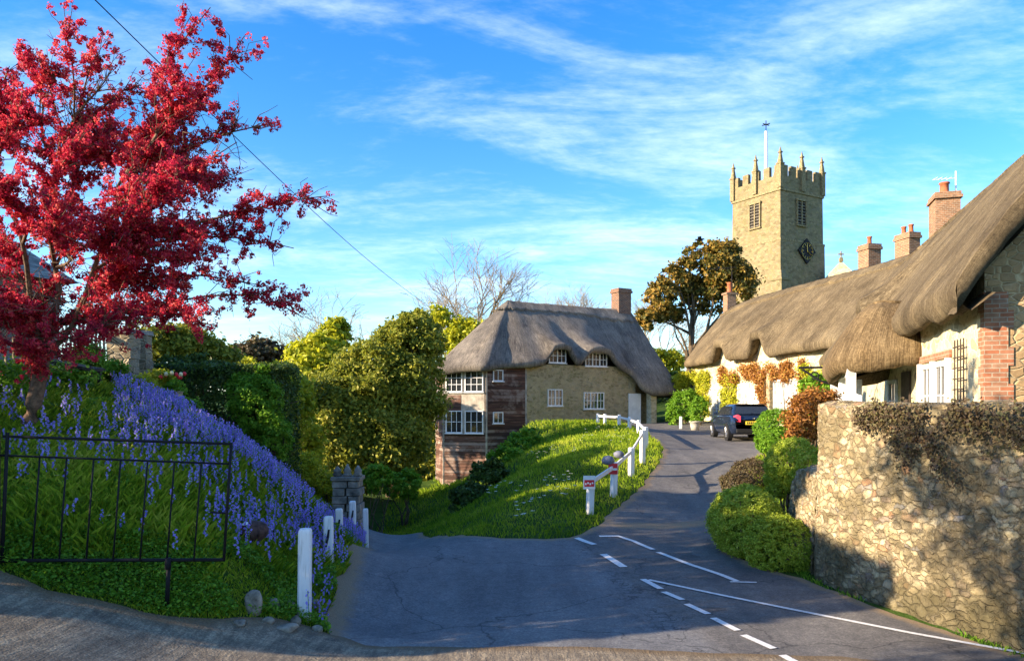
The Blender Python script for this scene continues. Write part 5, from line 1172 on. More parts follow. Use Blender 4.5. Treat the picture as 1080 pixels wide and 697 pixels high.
for px, py, dY, src in ((65, 22, .2, 4), (150, 90, .6, 4), (222, 8, .1, 5), (258, 38, .5, 5), (188, 70, -.3, 5), (290, 130, .2, 5), (250, 150, -.6, 5), (215, 100, .9, 5), (345, 207, 0, 2), (310, 262, .4, 2), (320, 335, -.2, 3), (250, 235, .3, 2), (270, 300, .6, 3), (230, 345, -.1, 3), (190, 300, .9, 3), (160, 335, -.5, 3),
        (10, 70, .3, 6), (40, 120, -.6, 6), (-40, 90, .4, 6), (-60, 190, 0, 6), (-50, 280, .3, 1), (0, 330, -.4, 1), (100, 60, .5, 4), (20, 50, -.3, 4), (110, 340, -.8, 3), (60, 330, -.9, 7), (90, 140, -.9, 0), (130, 210, -1.1, 2), (190, 180, -.8, 2), (60, 210, -1.2, 0), (10, 190, -1.3, 1), (180, 240, 1.0, 2), (120, 130, 1.2, 4), (225, 200, 1.0, 5), (85, 180, .7, 0), (20, 130, .5, 6), (150, 150, .9, 4), (60, 80, -.2, 4), (170, 130, .4, 5), (120, 70, .4, 4), (55, 300, .6, 7), (140, 270, .5, 2), (205, 270, -.4, 2), (240, 190, .4, 5), (90, 230, .9, 0), (-10, 240, .8, 1), (175, 210, .2, 5), (30, 390, -.3, 7), (85, 375, -.5, 7), (-30, 370, .2, 1)):
    p = P(px, py, cbY+dY); src_pts = mains[src]; k = min(range(len(src_pts)), key=lambda i: np.linalg.norm(src_pts[i]-p)) if src_pts is not None else 0
    k = max(2, k-1); pts = limb(mb, src_pts[k], p, .024, .006, .12, 7, 5, int(abs(px)*7+py), sag=.04); targets.append(pts)
segs = []
for pts in targets:
    for i in range(1, len(pts)-1):
        for _ in range(6):
            L = .2+.4*r.random(); d = unit(unit(pts[i+1]-pts[i-1])*.7+r.normal(size=3)*.65+Z3*.2); q = pts[i]+d*L
            tw = limb(mb, pts[i], q, .007, .003, .15, 3, 4, int(r.integers(1e6))); segs += [(tw[0], tw[-1])]
    for a, b in zip(pts[1:-1], pts[2:]): segs.append((a, b))
for pts in mains:
    for a, b in zip(pts[2:-1], pts[3:]): segs.append((a, b))
mb.build('trunk', m_barkred, rt, smooth=True)
# blossom balls strung along the shoots
cl = []
for a, b in segs:
    L = np.linalg.norm(b-a); k = r.poisson(L/.053)
    for _ in range(k): cl.append(a+(b-a)*r.random()+r.normal(size=3)*.028)
cl = np.array(cl); keep = vnoise(cl, 1.9, 8)*1.3+r.random(len(cl))*.42 > .06; cl = cl[keep]
nb_ = 26; n = len(cl)*nb_; ci = np.repeat(np.arange(len(cl)), nb_); d = unit(r.normal(size=(n, 3))); rad = (.028+.048*r.random(len(cl))**1.5)[ci]
C = cl[ci]+d*rad[:, None]*(.45+.6*r.random(n))[:, None]
V = leafquads(C, unit(d+r.normal(size=(n, 3))*.5), .016, .75, r)
mkn('blossom', V, 4, m_blossom, rt, np.clip(r.random(n)*.6+r.random(len(cl))[ci]*.45, 0, 1))
print('BLOSSOM', n, 'clusters', len(cl))

# ------------------------------------------------------------------ grass, ground plants and bluebells (uncountable)
r = np.random.default_rng(101)
def offroad(X, Y, m=.05):
    ok = ~(inpoly(X, Y, ROAD) | inpoly(X, Y, DRIVE))
    return ok
def scatter(n, x0, x1, y0, y1, cond=None):
    X = x0+(x1-x0)*r.random(n); Y = y0+(y1-y0)*r.random(n); ok = offroad(X, Y)
    if cond is not None: ok &= cond(X, Y)
    return X[ok], Y[ok]
gv_ = lambda X, Y: vnoise(np.stack([X, Y, X*0], -1), 1.1, 6)
# bank, near: lush long blades
X, Y = scatter(190000, -9, -1.7, 6.6, 15.5, lambda x, y: (x < -1.7) & (np.abs(x/y) < .78) & (r.random(len(x)) < np.clip(14/(y*y)*6, .15, 1)))
pxb, pyb = proj(X, Y, ground(X, Y)); tall = np.clip((610-pyb)/70+gv_(X*1.7, Y*1.7)*2.2, 0, 1); V = blades(X, Y, .055+.115*tall, .007+.004*tall, r, .6); q = np.clip(r.random(len(X))*.7+gv_(X, Y)*.8+.15, 0, 1)
mkn('grass', V, 5, m_grass, None, q, kind='stuff', **tg('long lush grass covering the bluebell bank', 'grass'))
# broad-leaved ground cover low on the bank
X, Y = scatter(130000, -6.5, -1.8, 6.7, 12, lambda x, y: (gv_(x*1.3, y*1.3)+np.clip((9.2-y)*.12, 0, .3) > -.02) & (np.abs(x/y) < .72))
Z = ground(X, Y)+.015+(.05+.14*np.clip(.5+vnoise(np.stack([X, Y, X*0], -1), 3.3, 12)*1.6, 0, 1))*r.random(len(X)); C = np.stack([X, Y, Z], 1); Nn = unit(r.normal(size=(len(X), 3))*.55+Z3)
mkn('ground_cover', leafquads(C, Nn, .017, .75, r), 4, m_leaf_green, None, np.clip(r.random(len(X))*.8, 0, 1), kind='stuff', **tg('small leaved ivy and ground cover under the gate and along the bank foot', 'ground cover'))
# verge and lawn
X, Y = scatter(150000, -4.5, 7.5, 13.3, 44, lambda x, y: (r.random(len(x)) < np.clip((17/y)**2.2, .10, 1)) & (x < 1.4+(y-13.5)*.19+2.2) & (x < 7))
sc_ = np.clip(Y/17, 1, 2.4)
def blades2(X, Y, h, w, r, k):
    V = blades(X, Y, h, w, r, .4); c = V[:, :2].mean(1, keepdims=True); return c+(V-c)*k[:, None, None]
V = blades2(X, Y, .085, .011, r, sc_); q = np.clip(r.random(len(X))*.62+gv_(X, Y)*.7+.22, 0, 1)
mkn('grass', V, 5, m_grass, None, q, kind='stuff', **tg('mown grass of the sloping verge and lower lawn', 'grass'))
# garden side, behind the low wall and by the lane edge
X, Y = scatter(26000, 3.2, 9, 11, 26, lambda x, y: x > 3.0+(y-11)*.17)
mkn('grass', blades(X, Y, .10, .014, r), 5, m_grass, None, np.clip(r.random(len(X))*.7+.1, 0, 1), kind='stuff', **tg('rough grass at the foot of the clipped bushes', 'grass'))
# bluebells: stalks with nodding bells
def bell_density(X, Y):
    px, py = proj(X, Y, ground(X, Y)); d = np.zeros(len(X)); nz = vnoise(np.stack([X, Y, X*0], -1), 1.6, 31)
    edge = np.interp(px, [120, 150, 200, 250, 300, 340, 385, 400], [400, 412, 436, 466, 500, 530, 575, 590])
    below = py-edge
    d += np.where((px > 120) & (px < 392), np.clip(1.0-below/60+nz*2.2, 0, 1), 0)
    for cx, cy, sx, sy, a in ((45, 470, 40, 36, .32), (155, 478, 60, 30, .40), (20, 430, 30, 22, .22), (225, 505, 36, 30, .35), (345, 610, 14, 45, .5), (290, 560, 60, 28, .6), (120, 560, 80, 30, .08)):
        d = np.maximum(d, a*np.exp(-((px-cx)/sx)**2-((py-cy)/sy)**2)+nz*.3*(a > .2)*np.exp(-((px-cx)/sx)**2-((py-cy)/sy)**2))
    return d
X, Y = scatter(30000, -9.5, -1.8, 7.0, 15.5); ok = (r.random(len(X)) < bell_density(X, Y)*.36) & (np.abs(X/Y) < .72); X = X[ok]; Y = Y[ok]; n = len(X)
Z = ground(X, Y); H = .24+.16*r.random(n); az = r.random(n)*2*math.pi; tilt = .10+.12*r.random(n)
top = np.stack([X+np.cos(az)*tilt*H, Y+np.sin(az)*tilt*H, Z+H], 1); bs = np.stack([X, Y, Z-.02], 1); sd = np.stack([-np.sin(az), np.cos(az), az*0], 1)*.004
st = np.stack([bs-sd, bs+sd, top+sd, top-sd], 1); mkn('bluebell_stalks', st, 4, m_leaf_green, None, r.random(n)*.5+.2, kind='stuff', **tg('thin green stalks and leaves under the bluebell flowers', 'flower stalks'))
K = 9; i = np.repeat(np.arange(n), K); f = np.tile(np.linspace(.48, 1.03, K), n); c = bs[i]+(top-bs)[i]*f[:, None]; a2 = r.random(n*K)*2*math.pi; rr = .022*(1.25-f*.6)
c = c+np.stack([np.cos(a2)*rr, np.sin(a2)*rr, -rr*.3], 1)
Nn = unit(np.stack([np.cos(a2), np.sin(a2), r.normal(size=n*K)*.4+.1], 1)); V = leafquads(c, Nn, .0165, .75, r)
V2 = leafquads(c, unit(np.cross(Nn, Z3)+r.normal(size=Nn.shape)*.2), .0165, .7, r)
rn_ = np.clip(r.random(n)[i]*.6+r.random(n*K)*.4, 0, 1)
mkn('bluebells', np.concatenate([V, V2]), 4, m_bluebell, None, np.concatenate([rn_, rn_]), kind='stuff', **tg('drift of violet blue bluebells down the bank', 'flowers'))
print('BELLS', n)
# pale wild flowers on the verge
def flowers(name, pts, mat, label, rad=.04, h=.2):
    C = []; S_ = []
    for x, y in pts:
        z = gz(x, y); hh = h*(.7+.6*r.random()); c0_ = np.array((x, y, z+hh))
        for k in range(5):
            an = k*2*math.pi/5+r.random(); o_ = np.array((math.cos(an), math.sin(an), .25)); t_ = np.array((-math.sin(an), math.cos(an), 0))
            C.append([c0_, c0_+o_*rad*.6+t_*rad*.4, c0_+o_*rad*1.1, c0_+o_*rad*.6-t_*rad*.4])
    mkn(name, np.array(C), 4, mat, None, r.random(len(C)), kind='stuff', **tg(label, 'flowers'))
pts = []
for px, py in ((575, 527), (598, 528), (553, 531), (586, 537), (563, 541), (556, 547), (545, 556), (562, 560), (598, 516), (592, 520), (584, 512), (524, 524), (536, 522), (522, 528), (577, 487), (582, 482), (603, 490), (617, 466), (623, 470), (612, 472), (631, 459), (641, 468), (650, 472), (660, 470), (655, 476), (648, 461), (663, 463), (560, 487), (567, 490), (577, 535), (514, 532)):
    p = gp(px, py)
    for _ in range(3): pts.append((p[0]+r.normal()*.10, p[1]+r.normal()*.15))
flowers('wild_flowers', pts, m_petalw, 'white wild flowers dotted over the verge', .05, .34)
pts = [(gp(*p)[0], gp(*p)[1]) for p in ((115, 567), (262, 545), (205, 520), (325, 532), (350, 540), (60, 520), (85, 500))]
flowers('wild_flowers', pts, m_petaly, 'few pale yellow flowers among the bluebells', .035, .2)

# ------------------------------------------------------------------ posts
def post_mesh(name, h, w, mat, rot=0, flat=False):
    m = MB(); o = -.2; s_ = w/2; b = w*.14
    def ring(z, k): return [(x*k, y*k, z) for x, y in ((-s_+b, -s_), (s_-b, -s_), (s_, -s_+b), (s_, s_-b), (s_-b, s_), (-s_+b, s_), (-s_, s_-b), (-s_, -s_+b))]
    lv = [(o, 1), (h-.05, 1), (h-.02, .93), (h-.004, .78), (h, .5)] if not flat else [(o, 1), (h-.015, 1), (h, .85)]
    V = []; Fs = []
    for z, k in lv: V += ring(z, k)
    for i in range(len(lv)-1):
        for k in range(8): Fs.append((i*8+k, i*8+(k+1) % 8, (i+1)*8+(k+1) % 8, (i+1)*8+k))
    Fs.append(tuple(range((len(lv)-1)*8, len(lv)*8)))
    loops = [i for f in Fs for i in f]; tot = [len(f) for f in Fs]
    return mesh_np(name, V, loops, np.concatenate([[0], np.cumsum(tot)[:-1]]), tot)
def postmat():
    m, n, b, o = newmat('painted_post'); p = wpos(n)
    tcn = N(n, 'ShaderNodeTexCoord'); sx = N(n, 'ShaderNodeSeparateXYZ'); n.links.new(tcn.outputs['Object'], sx.inputs[0])
    g = noise(n, mapv(n, p, (30, 30, 3)), 1, 5, .7); f = noise(n, p, 14, 5, .7)
    dirt = M(n, 'SUBTRACT', M(n, 'ADD', M(n, 'MULTIPLY', sx.outputs[2], -3.2), M(n, 'MULTIPLY', f, 1.2)), .15, clamp=True)
    c = ramp(n, g, [(.3, (.55, .55, .52)), (.5, (.80, .80, .79))]); c = mixc(n, M(n, 'MULTIPLY', dirt, .8), c, (.20, .17, .10))
    n.links.new(c, b.inputs['Base Color']); b.inputs['Roughness'].default_value = .6; bump(n, b, g, .3, .01); return m
m_post = postmat()
PL = [((321, 668), 557, .135, 'nearest white post at the roadside foot of the bank'), ((347, 596), 544, .125, 'second white post along the bank, with a dark slot'), ((358, 576), 536, .12, 'third white post, half hidden by bluebells'), ((372.5, 566), 528, .12, 'tallest looking white post in front of the stone pier'), ((386, 566), 536, .11, 'small last white post right of the stone pier')]
YY = [8.0, 10.2, 12.4, 14.0, 15.6]; m_slot = simple('dark_slot', (.02, .02, .025), .8)
for i, ((px, pb), pt, w, lab) in enumerate(PL):
    x = (px-HX)/F*YY[i]; z = gz(x, YY[i]); h = EYE-(pt-HY)/F*YY[i]-z
    o = link('white_post', post_mesh('white_post', h, w, None), m_post, None, (x, YY[i], z), **tg(lab, 'post', 'white posts along the bank'))
    o.rotation_euler = (R(.7*(i % 3-1)), R(-.8 if i else .5), R(8))
    if 0 < i < 4:
        a = np.array((x-.008, YY[i]-w/2-.006, z+h-.30)); MB().tube([a+(-.022, 0, -.10), a+(.004, 0, .03), a+(.02, 0, .13)], [.012, .018, .012], 8).build('slot', m_slot, o); 
        sl_ = o.children[0]; sl_.location = (0, 0, 0); 
        for v in sl_.data.vertices: pass
# post and rail along the lane edge
FE = [(622, 541, 503), (647, 523.5, 487), (665.7, 502, 471.7), (677.6, 489, 453), (681, 472, 450), (673.6, 463, 444), (664, 459.6, 439.5), (653, 455, 437), (638, 451, 436.5), (630.5, 450, 436)]
bpts = [gp(px, pb, 14) for px, pb, pt in FE]
bpts[5:] = [np.array((*( (px-HX)/F*Y_, Y_), gz((px-HX)/F*Y_, Y_))) for (px, pb, pt), Y_ in zip(FE[5:], (30.5, 33, 35.5, 37.5, 38.2))]
fe = thing('post_and_rail_fence', 'low white post and rail fence curving up beside the lane', 'fence', bpts[0]); tops = []
for i, ((px, pb, pt), b) in enumerate(zip(FE, bpts)):
    h = max(.55, EYE-(pt-HY)/F*b[1]-b[2]); h = min(h, .95)
    o = bpts[0]; me = post_mesh('post', h, .135, None, flat=(i == 0)); p_ = link('post', me, m_post, fe, Vector(b-bpts[0])); tops.append(b+Z3*(h-.12))
    p_.rotation_euler = (0, R(2.2 if i < 2 else .5), R(20)); bpts[i] = b
for i in range(len(tops)-1):
    if i == 3: continue
    a, b = tops[i], tops[i+1]; d = unit((b-a)[:2]); n_ = np.array((-d[1], d[0], 0))*.03
    MB().add([a+n_*.6-Z3*.045, b+n_*.6-Z3*.045, b+n_*.6+Z3*.045, a+n_*.6+Z3*.045, a-n_*.6-Z3*.045, b-n_*.6-Z3*.045, b-n_*.6+Z3*.045, a-n_*.6+Z3*.045], [(0, 1, 2, 3), (7, 6, 5, 4), (0, 4, 5, 1), (3, 2, 6, 7), (0, 3, 7, 4), (1, 5, 6, 2)]).build('rail', m_whitewood, fe)
m_red = simple('red_sign', (.62, .03, .04), .5, var=.1); m_greyb = simple('grey_plaque', (.16, .17, .22), .6)
b = bpts[0]; fo = np.array((-.03, -.10, 0))
sg_ = MB().obox(b+fo+np.array((-.11, 0, .50)), (.24, 0, 0), (0, .012, 0), Z3*.27).build('sign_plate', m_white, fe)
MB().obox(b+fo+np.array((-.09, -.006, .55)), (.20, 0, 0), (0, .005, 0), Z3*.135).build('red_band', m_red, sg_)
m = MB()
for k in range(4): m.obox(b+fo+np.array((-.075+k*.045, -.010, .585+.02*(k % 2))), (.03, 0, 0), (0, .003, 0), Z3*.035)
m.build('sign_marks', m_white, sg_)
b = bpts[1]; fo = np.array((-.02, -.10, 0))
sg_ = MB().obox(b+fo+np.array((-.10, 0, .50)), (.2, 0, 0), (0, .012, 0), Z3*.24).build('sign_plate', m_red, fe)
MB().obox(b+fo+np.array((-.085, -.006, .59)), (.17, 0, 0), (0, .005, 0), Z3*.045).build('white_bar', m_white, sg_)
m = MB().lathe(b+np.array((-.12, .0, .70)), [(.04, 0), (.13, .03), (.15, .10), (.11, .18), (.03, .21)], 12); m.build('lamp_cap', m_greyb, fe, smooth=True)
m = MB().lathe((bpts[1]+bpts[2])/2+np.array((-.1, 0, .70)), [(.03, -.05), (.12, 0), (.13, .08), (.05, .13)], 12); m.build('lamp_cap', m_greyb, fe, smooth=True)
# small white bollard before the green shrub, and pots
q = gb(718, 38.5); o = link('white_bollard', post_mesh('white_bollard', .62, .13, None), m_post, None, q, **tg('short white bollard in front of the green shrub', 'bollard'))
def pot(name, label, c, rr, h, mat, group=None):
    t = thing(name, label, 'flower pot', c, group); MB().lathe(c, [(rr*.7, -.02), (rr*.85, h*.5), (rr*.98, h*.86), (rr*1.1, h*.88), (rr*1.1, h), (rr*.9, h), (rr*.85, h*.85)], 16).build('pot_body', mat, t, smooth=True); return t
t = pot('flower_pot', 'pale pot at the foot of the green shrub by the car', gb(733, 37.5), .27, .45, m_lead)
V, rn1 = blobleaves([(*np.array(gb(733, 37.5))[:2], gb(733, 37.5)[2]+.7, .32, .32, .34)], 1200, .05, .15, 5); mkn('leaves', V, 4, m_leaf_green, t, rn1)
c = np.array(gb(185, 14.6)); c[2] = EYE-(424-HY)/F*14.6
t = pot('flower_pot', 'white pot of red and cream tulips at the end of the hedge', c, .14, .22, m_lead)
V, rn1 = blobleaves([(c[0], c[1], c[2]+.27, .17, .17, .13)], 900, .03, .2, 6); mkn('leaves', V, 4, m_leaf_green, t, rn1)
m_cream2 = simple('cream_petal', (.8, .72, .4))
for k in range(9):
    p = c+np.array((r.normal()*.10, r.normal()*.08, .40+r.random()*.12)); MB().lathe(p, [(.01, 0), (.035, .02), (.038, .05), (.02, .085)], 8).build('tulip', m_red if k < 6 else m_cream2, t, smooth=True)

# ------------------------------------------------------------------ iron gate folded against the bank
gY = 7.05; gL = P(3, 460, gY); gR = P(244, 468, gY+.1); gate = thing('iron_gate', 'thin black wrought iron gate with upright bars, open against the bank', 'gate', P(3, 592, gY))
bL = P(0, 591, gY); bR = P(236, 590, gY+.1)
gate_l = [gL, gR]
m = MB().tube([gL, gR], .013, 8).tube([P(0, 480, gY), P(241, 489, gY+.1)], .010, 8).tube([bL, bR], .016, 8).tube([gR+Z3*.012, bR-Z3*.012], .013, 8).tube([P(8, 456, gY), P(2, 592, gY)], .016, 8)
m.tube([P(222, 540, gY+.09), P(240, 541, gY+.1)], .010, 6)
m.build('gate_frame', m_iron, gate, smooth=True)
for k in range(7):
    a = 42+k*(238-42)/6.9*1.0; top_ = P(a, 480+9*a/241, gY+.04); bot = P(a-8, 591, gY+.04); MB().tube([top_, bot], .0085, 6).build('bar', m_iron, gate, smooth=True)
MB().tube([P(178, 590, gY+.06), P(176, 642, gY+.06)], .02, 8).tube([P(177, 588, gY+.03), P(177, 600, gY+.03)], .028, 8).build('drop_bolt', m_iron, gate, smooth=True)
gpz = P(-4, 452, gY-.02)
gp_ = MB(); gp_.cbox((gpz[0]-.03, gpz[1], gz(gpz[0], gpz[1])-.2), .085, .085, gpz[2]-gz(gpz[0], gpz[1])+.2); gp_.lathe((gpz[0]-.03, gpz[1], gpz[2]), [(.05, 0), (.06, .02), (.03, .04), (.01, .06)], 10)
gp_.build('gate_post', simple('rusty_iron', (.10, .045, .03), .8, var=.4), None, base=(gpz[0]-.03, gpz[1], gz(gpz[0], gpz[1])), **tg('rusty square iron post carrying the gate at the left edge', 'gate post'))
# mushroom-shaped wooden ornament on a stake
sc = P(268, 560, 8.75); st_ = thing('staddle_ornament', 'brown domed wooden ornament on a pale stake among the bluebells', 'garden ornament', (sc[0], sc[1], gz(sc[0], sc[1])))
MB().tube([(sc[0], sc[1], gz(sc[0], sc[1])-.1), sc-Z3*.05], [.03, .022], 8).build('stake', m_oldwood, st_, smooth=True)
m = MB().lathe(sc-Z3*.11, [(.03, -.02), (.10, .015), (.155, .07), (.165, .12), (.14, .185), (.08, .22), (.02, .235)], 20)
cp_ = m.build('domed_cap', simple('brown_weathered', (.10, .055, .045), .85, var=.4, sc=14, bmp=.5), st_, smooth=True); 
MB().lathe(sc+np.array((-.07, -.06, .085)), [(.05, 0), (.045, .012), (.02, .03)], 10).build('pale_patch', m_white, cp_, smooth=True)
# loose stones at the foot of the bank
def rock(c, rx, ry, rz, seed, label):
    import bmesh
    bm = bmesh.new(); bmesh.ops.create_icosphere(bm, subdivisions=3, radius=1.0); V = np.array([v.co[:] for v in bm.verts]); F_ = [tuple(v.index for v in f.verts) for f in bm.faces]; bm.free()
    V = V*(1+vnoise(V+seed*3.1, 1.3, seed)[:, None]*.7+vnoise(V, 4, seed)[:, None]*.16); V = np.sign(V)*np.abs(V)**.85
    V = V*np.array((rx, ry, rz)); mk('stone', V+np.array(c), F_, m_rock, smooth=True, base=(c[0], c[1], c[2]-rz), **tg(label, 'stone', 'stones at the foot of the bank'))
for i, (px, py, rx, rz, lab) in enumerate(((268, 640, .085, .14, 'upright narrow stone left of the round stones'), (289, 636, .055, .058, 'round tawny stone in the ivy'), (304, 637, .07, .045, 'pale flat topped stone behind the nearest post'), (283, 653, .06, .035, 'small grey stone under the tawny one'), (302, 661, .10, .035, 'long low stone lying on the drive edge'), (312, 655, .05, .06, 'dark stone touching the nearest post'), (334, 640, .05, .09, 'upright pale stone right of the nearest post'), (340, 655, .05, .08, 'broken stone at the very corner by the road'), (334, 662, .05, .04, 'small stone at the base of the nearest post'), (252, 655, .06, .03, 'half buried stone furthest left'))):
    Y_ = 7.75 if px < 310 else 8.05; 
    p = gp(px, py+4, 6.0, 12); rock(p+Z3*rz*.45, rx, rx*.9, rz, i+1, lab)

# ------------------------------------------------------------------ upper garden: house, trellis, pillars, bench
hs = thing('stone_house', 'grey rubble house wall glimpsed behind the blossom at the left edge', 'house', (-11.0, 17, 3.3))
o_ = np.array((-11.9, 16.0)); hd = unit(np.array((.45, .9))); hn = np.array((hd[1], -hd[0]))
MB().obox((*(o_-hd*2.2), 2.6), (*(hd*4.6), 0), (*(-hn*5), 0), Z3*2.9).build('wall', rubblemat('house_rubble', (.30, .26, .21), sc=(4, 4, 6)), hs)
V = [(*(o_+hd*a+hn*b), z) for a in (-2.5, 2.7) for b, z in ((.3, 5.35), (-2.5, 6.7), (-5.3, 5.35))]
mk('roof', V, [(0, 1, 4, 3), (1, 2, 5, 4), (0, 2, 1), (3, 4, 5)], m_stone, hs)
window(hs, (*(o_+hd*.6), 4.2), hd, hn, .7, .85, 2, 3, fw=.06)
def trellis(label, a, b, z0a, z0b, h, nv_, nh_, mat, lean=0):
    a = np.array(a, float); b = np.array(b, float); t = thing('trellis_fence', label, 'fence', (*a, z0a)); m = MB(); d = unit(b-a); n_ = np.array((d[1], -d[0]))
    for k in range(nv_): u = k/(nv_-1); p = a+(b-a)*u; z = z0a+(z0b-z0a)*u; m.cbox((p[0], p[1], z-.1), .035, .03, h+.1+.06*math.sin(k*2.3), math.atan2(d[1], d[0]))
    m.build('upright_slats', mat, t); m = MB()
    for k in range(nh_):
        zz = h*(.12+.84*k/(nh_-1)); m.add([np.array((*(a+n_*.02), z0a+zz)), np.array((*(b+n_*.02), z0b+zz)), np.array((*(b+n_*.02), z0b+zz+.045)), np.array((*(a+n_*.02), z0a+zz+.045)), np.array((*(a+n_*.045), z0a+zz)), np.array((*(b+n_*.045), z0b+zz)), np.array((*(b+n_*.045), z0b+zz+.045)), np.array((*(a+n_*.045), z0a+zz+.045))], [(0, 3, 2, 1), (4, 5, 6, 7), (3, 7, 6, 2), (0, 1, 5, 4)])
    m.build('rails', mat, t); return t
trellis('pale wooden trellis fence at the left edge behind the trunk', P(-30, 0, 11.5)[:2], P(38, 0, 13.0)[:2], 2.75, 3.0, 1.05, 9, 4, m_oldwood)
trellis('rustic paling fence of split poles behind the blossom', P(70, 0, 15.5)[:2], P(122, 0, 16.6)[:2], 3.15, 3.05, 1.05, 13, 2, m_oldwood)
for px0, px1, pt, Y_, lab in ((119, 142, 347, 15.6, 'left stone garden pillar with pale quoins, behind the bluebells'), (144, 158, 349, 16.6, 'right darker stone garden pillar beside the gap')):
    c = P((px0+px1)/2, 0, Y_); w = (px1-px0)/F*Y_; zt = EYE-(pt-HY)/F*Y_; t = thing('stone_pillar', lab, 'pillar', (c[0], Y_, 2.5), 'garden pillars')
    z = 2.4; k = 0; m = MB(); rr_ = np.random.default_rng(px0)
    while z < zt-.1:
        hh = .12+.08*rr_.random(); ww = w*(.94+.09*rr_.random()); m.cbox((c[0]+rr_.normal()*.008, Y_, z), ww, ww, min(hh, zt-.1-z)-.006, .08*rr_.normal()); z += hh
    m.build('pillar_shaft', rubblemat('pillar_stone', (.34, .28, .18), sc=(5, 5, 8)), t); MB().cbox((c[0], Y_, zt-.1), w*1.12, w*1.12, .1, 0, .9).build('capstone', m_stone, t)
c = P(58, 384, 12.4); bn = thing('garden_bench', 'low dark plank bench or staging behind the blossom trunk', 'bench', (c[0], c[1], 2.9))
MB().obox(P(14, 376, 12.2), P(98, 392, 12.4)-P(14, 376, 12.2), (0, .38, .02), Z3*.05).build('seat', m_darkwood, bn)
for px, Y_ in ((20, 12.25), (92, 12.45)):
    for dy in (.03, .3): MB().obox(P(px, 386, Y_)+np.array((0, dy, -.5)), (.05, 0, 0), (0, .05, 0), Z3*.5).build('leg', m_darkwood, bn)
for i, (px, py, Y_, rp, mt, lab) in enumerate(((90, 380, 13.3, 17, m_leaf_green, 'bright green clump beside the plank bench'), (150, 412, 13.9, 15, m_leaf_yg, 'small yellow green clump below the pillars'), (118, 392, 14, 12, m_leaf_green, 'low green clump between bench and left pillar'), (168, 402, 14.8, 12, m_leaf_yg, 'light green clump left of the tulip pot'), (10, 405, 10.6, 26, m_leaf_green, 'dark green clump at the left edge above the bluebells'), (195, 432, 13.8, 12, m_leaf_green, 'fresh green clump under the tulip pot'), (75, 410, 12.5, 26, m_leaf_green, 'spreading leafy clump right of the blossom trunk'))):
    bush('garden_plant', lab, 'plant', [bl(px, py, Y_, rp, rp*.75)], 2600, .032, mt, 'plants in the upper garden', seed=80+i, clump=.25)
# carved stone pier in the lane mouth
c = P(367, 0, 16.6); zt = EYE-(500-HY)/F*16.6; pr = thing('stone_pier', 'grey stone pier with three little carved finials behind the white posts', 'pier', (c[0], 16.6, -.6))
m = MB(); z = -.9; k = 0
while z < zt-.12:
    h_ = .17; hh = min(h_, zt-.12-z)
    m.cbox((c[0]-.155+(.02 if k % 2 else 0), 16.6, z), .27+(.05 if k % 2 else -.02), .5, hh-.012, 0); m.cbox((c[0]+.165, 16.6, z), .28-(.05 if k % 2 else -.02), .5, hh-.012, 0); z += h_; k += 1
m.build('blocks', m_stone, pr, bevel=.012); MB().cbox((c[0], 16.6, zt-.12), .64, .56, .08, 0).build('capstone', m_stone, pr, bevel=.01)
for dx, hh in ((-.22, .22), (0, .27), (.23, .24)): MB().lathe((c[0]+dx, 16.55, zt-.04), [(.09, 0), (.10, .05), (.07, .08), (.09, .12), (.06, .17), (.015, hh)], 10).build('finial', m_stone, pr, smooth=True)

# ------------------------------------------------------------------ cable and bird
a = P(98, -2, 9.5); b = P(448, 320, 33.5); pts = [a+(b-a)*t-Z3*.28*math.sin(math.pi*t) for t in np.linspace(-.25, 1.0, 40)]
MB().tube(pts, .0075, 6).build('overhead_cable', m_iron, None, base=tuple(a), **tg('thin overhead cable slanting down across the sky', 'cable'))
c = P(738, 253, 50); m = MB()
def birdmesh(c):
    m = MB().tube([c+np.array((-.34, 0, -.05)), c+np.array((-.2, 0, 0)), c, c+np.array((.16, 0, .03)), c+np.array((.25, 0, .045)), c+np.array((.34, 0, .02))], [.02, .06, .095, .07, .05, .008], 8)
    for sgn in (-1, 1):
        w = [c+np.array((.12, 0, .04)), c+np.array((-.12, 0, .03)), c+np.array((-.22, sgn*.3, .14)), c+np.array((-.1, sgn*.62, .10)), c+np.array((.02, sgn*.35, .16))]
        m.add(w+[v-Z3*.015 for v in w], [(0, 1, 2, 3, 4), (9, 8, 7, 6, 5)]+[(i, i+5, (i+1) % 5+5, (i+1) % 5) for i in range(5)])
    return m
birdmesh(c).build('bird', m_iron, None, smooth=True, base=tuple(c), **tg('small dark bird flying left of the church tower', 'bird'))

# ------------------------------------------------------------------ parked car
def carpaint():
    m, n, b, o = newmat('car_paint'); b.inputs['Base Color'].default_value = (.012, .022, .05, 1); b.inputs['Metallic'].default_value = .35; b.inputs['Roughness'].default_value = .22
    b.inputs['Coat Weight'].default_value = 1; b.inputs['Coat Roughness'].default_value = .03; return m
m_car = carpaint(); m_blk = simple('black_plastic', (.012, .012, .013), .6); m_tyre = simple('tyre_rubber', (.015, .015, .015), .85); m_rim = simple('alloy', (.30, .31, .33), .4, .8)
m_lampr = simple('tail_lamp_red', (.75, .05, .09), .2, spec=.6, var=.02); m_plate = simple('yellow_plate', (.80, .60, .06), .5, var=.05); m_chrome = simple('chrome', (.7, .7, .72), .15, 1.0, var=.02)
cy_ = 30.8; cbase = np.array((( 781-HX)/F*cy_, cy_, 0)); cbase[2] = gz(cbase[0], cbase[1])+.01; cang = R(90-2.0)
car = thing('parked_car', 'dark blue small three door hatchback seen from behind on the lane', 'car', cbase)
cf = np.array((math.cos(cang), math.sin(cang), 0)); cr = np.array((cf[1], -cf[0], 0))   # forward, right
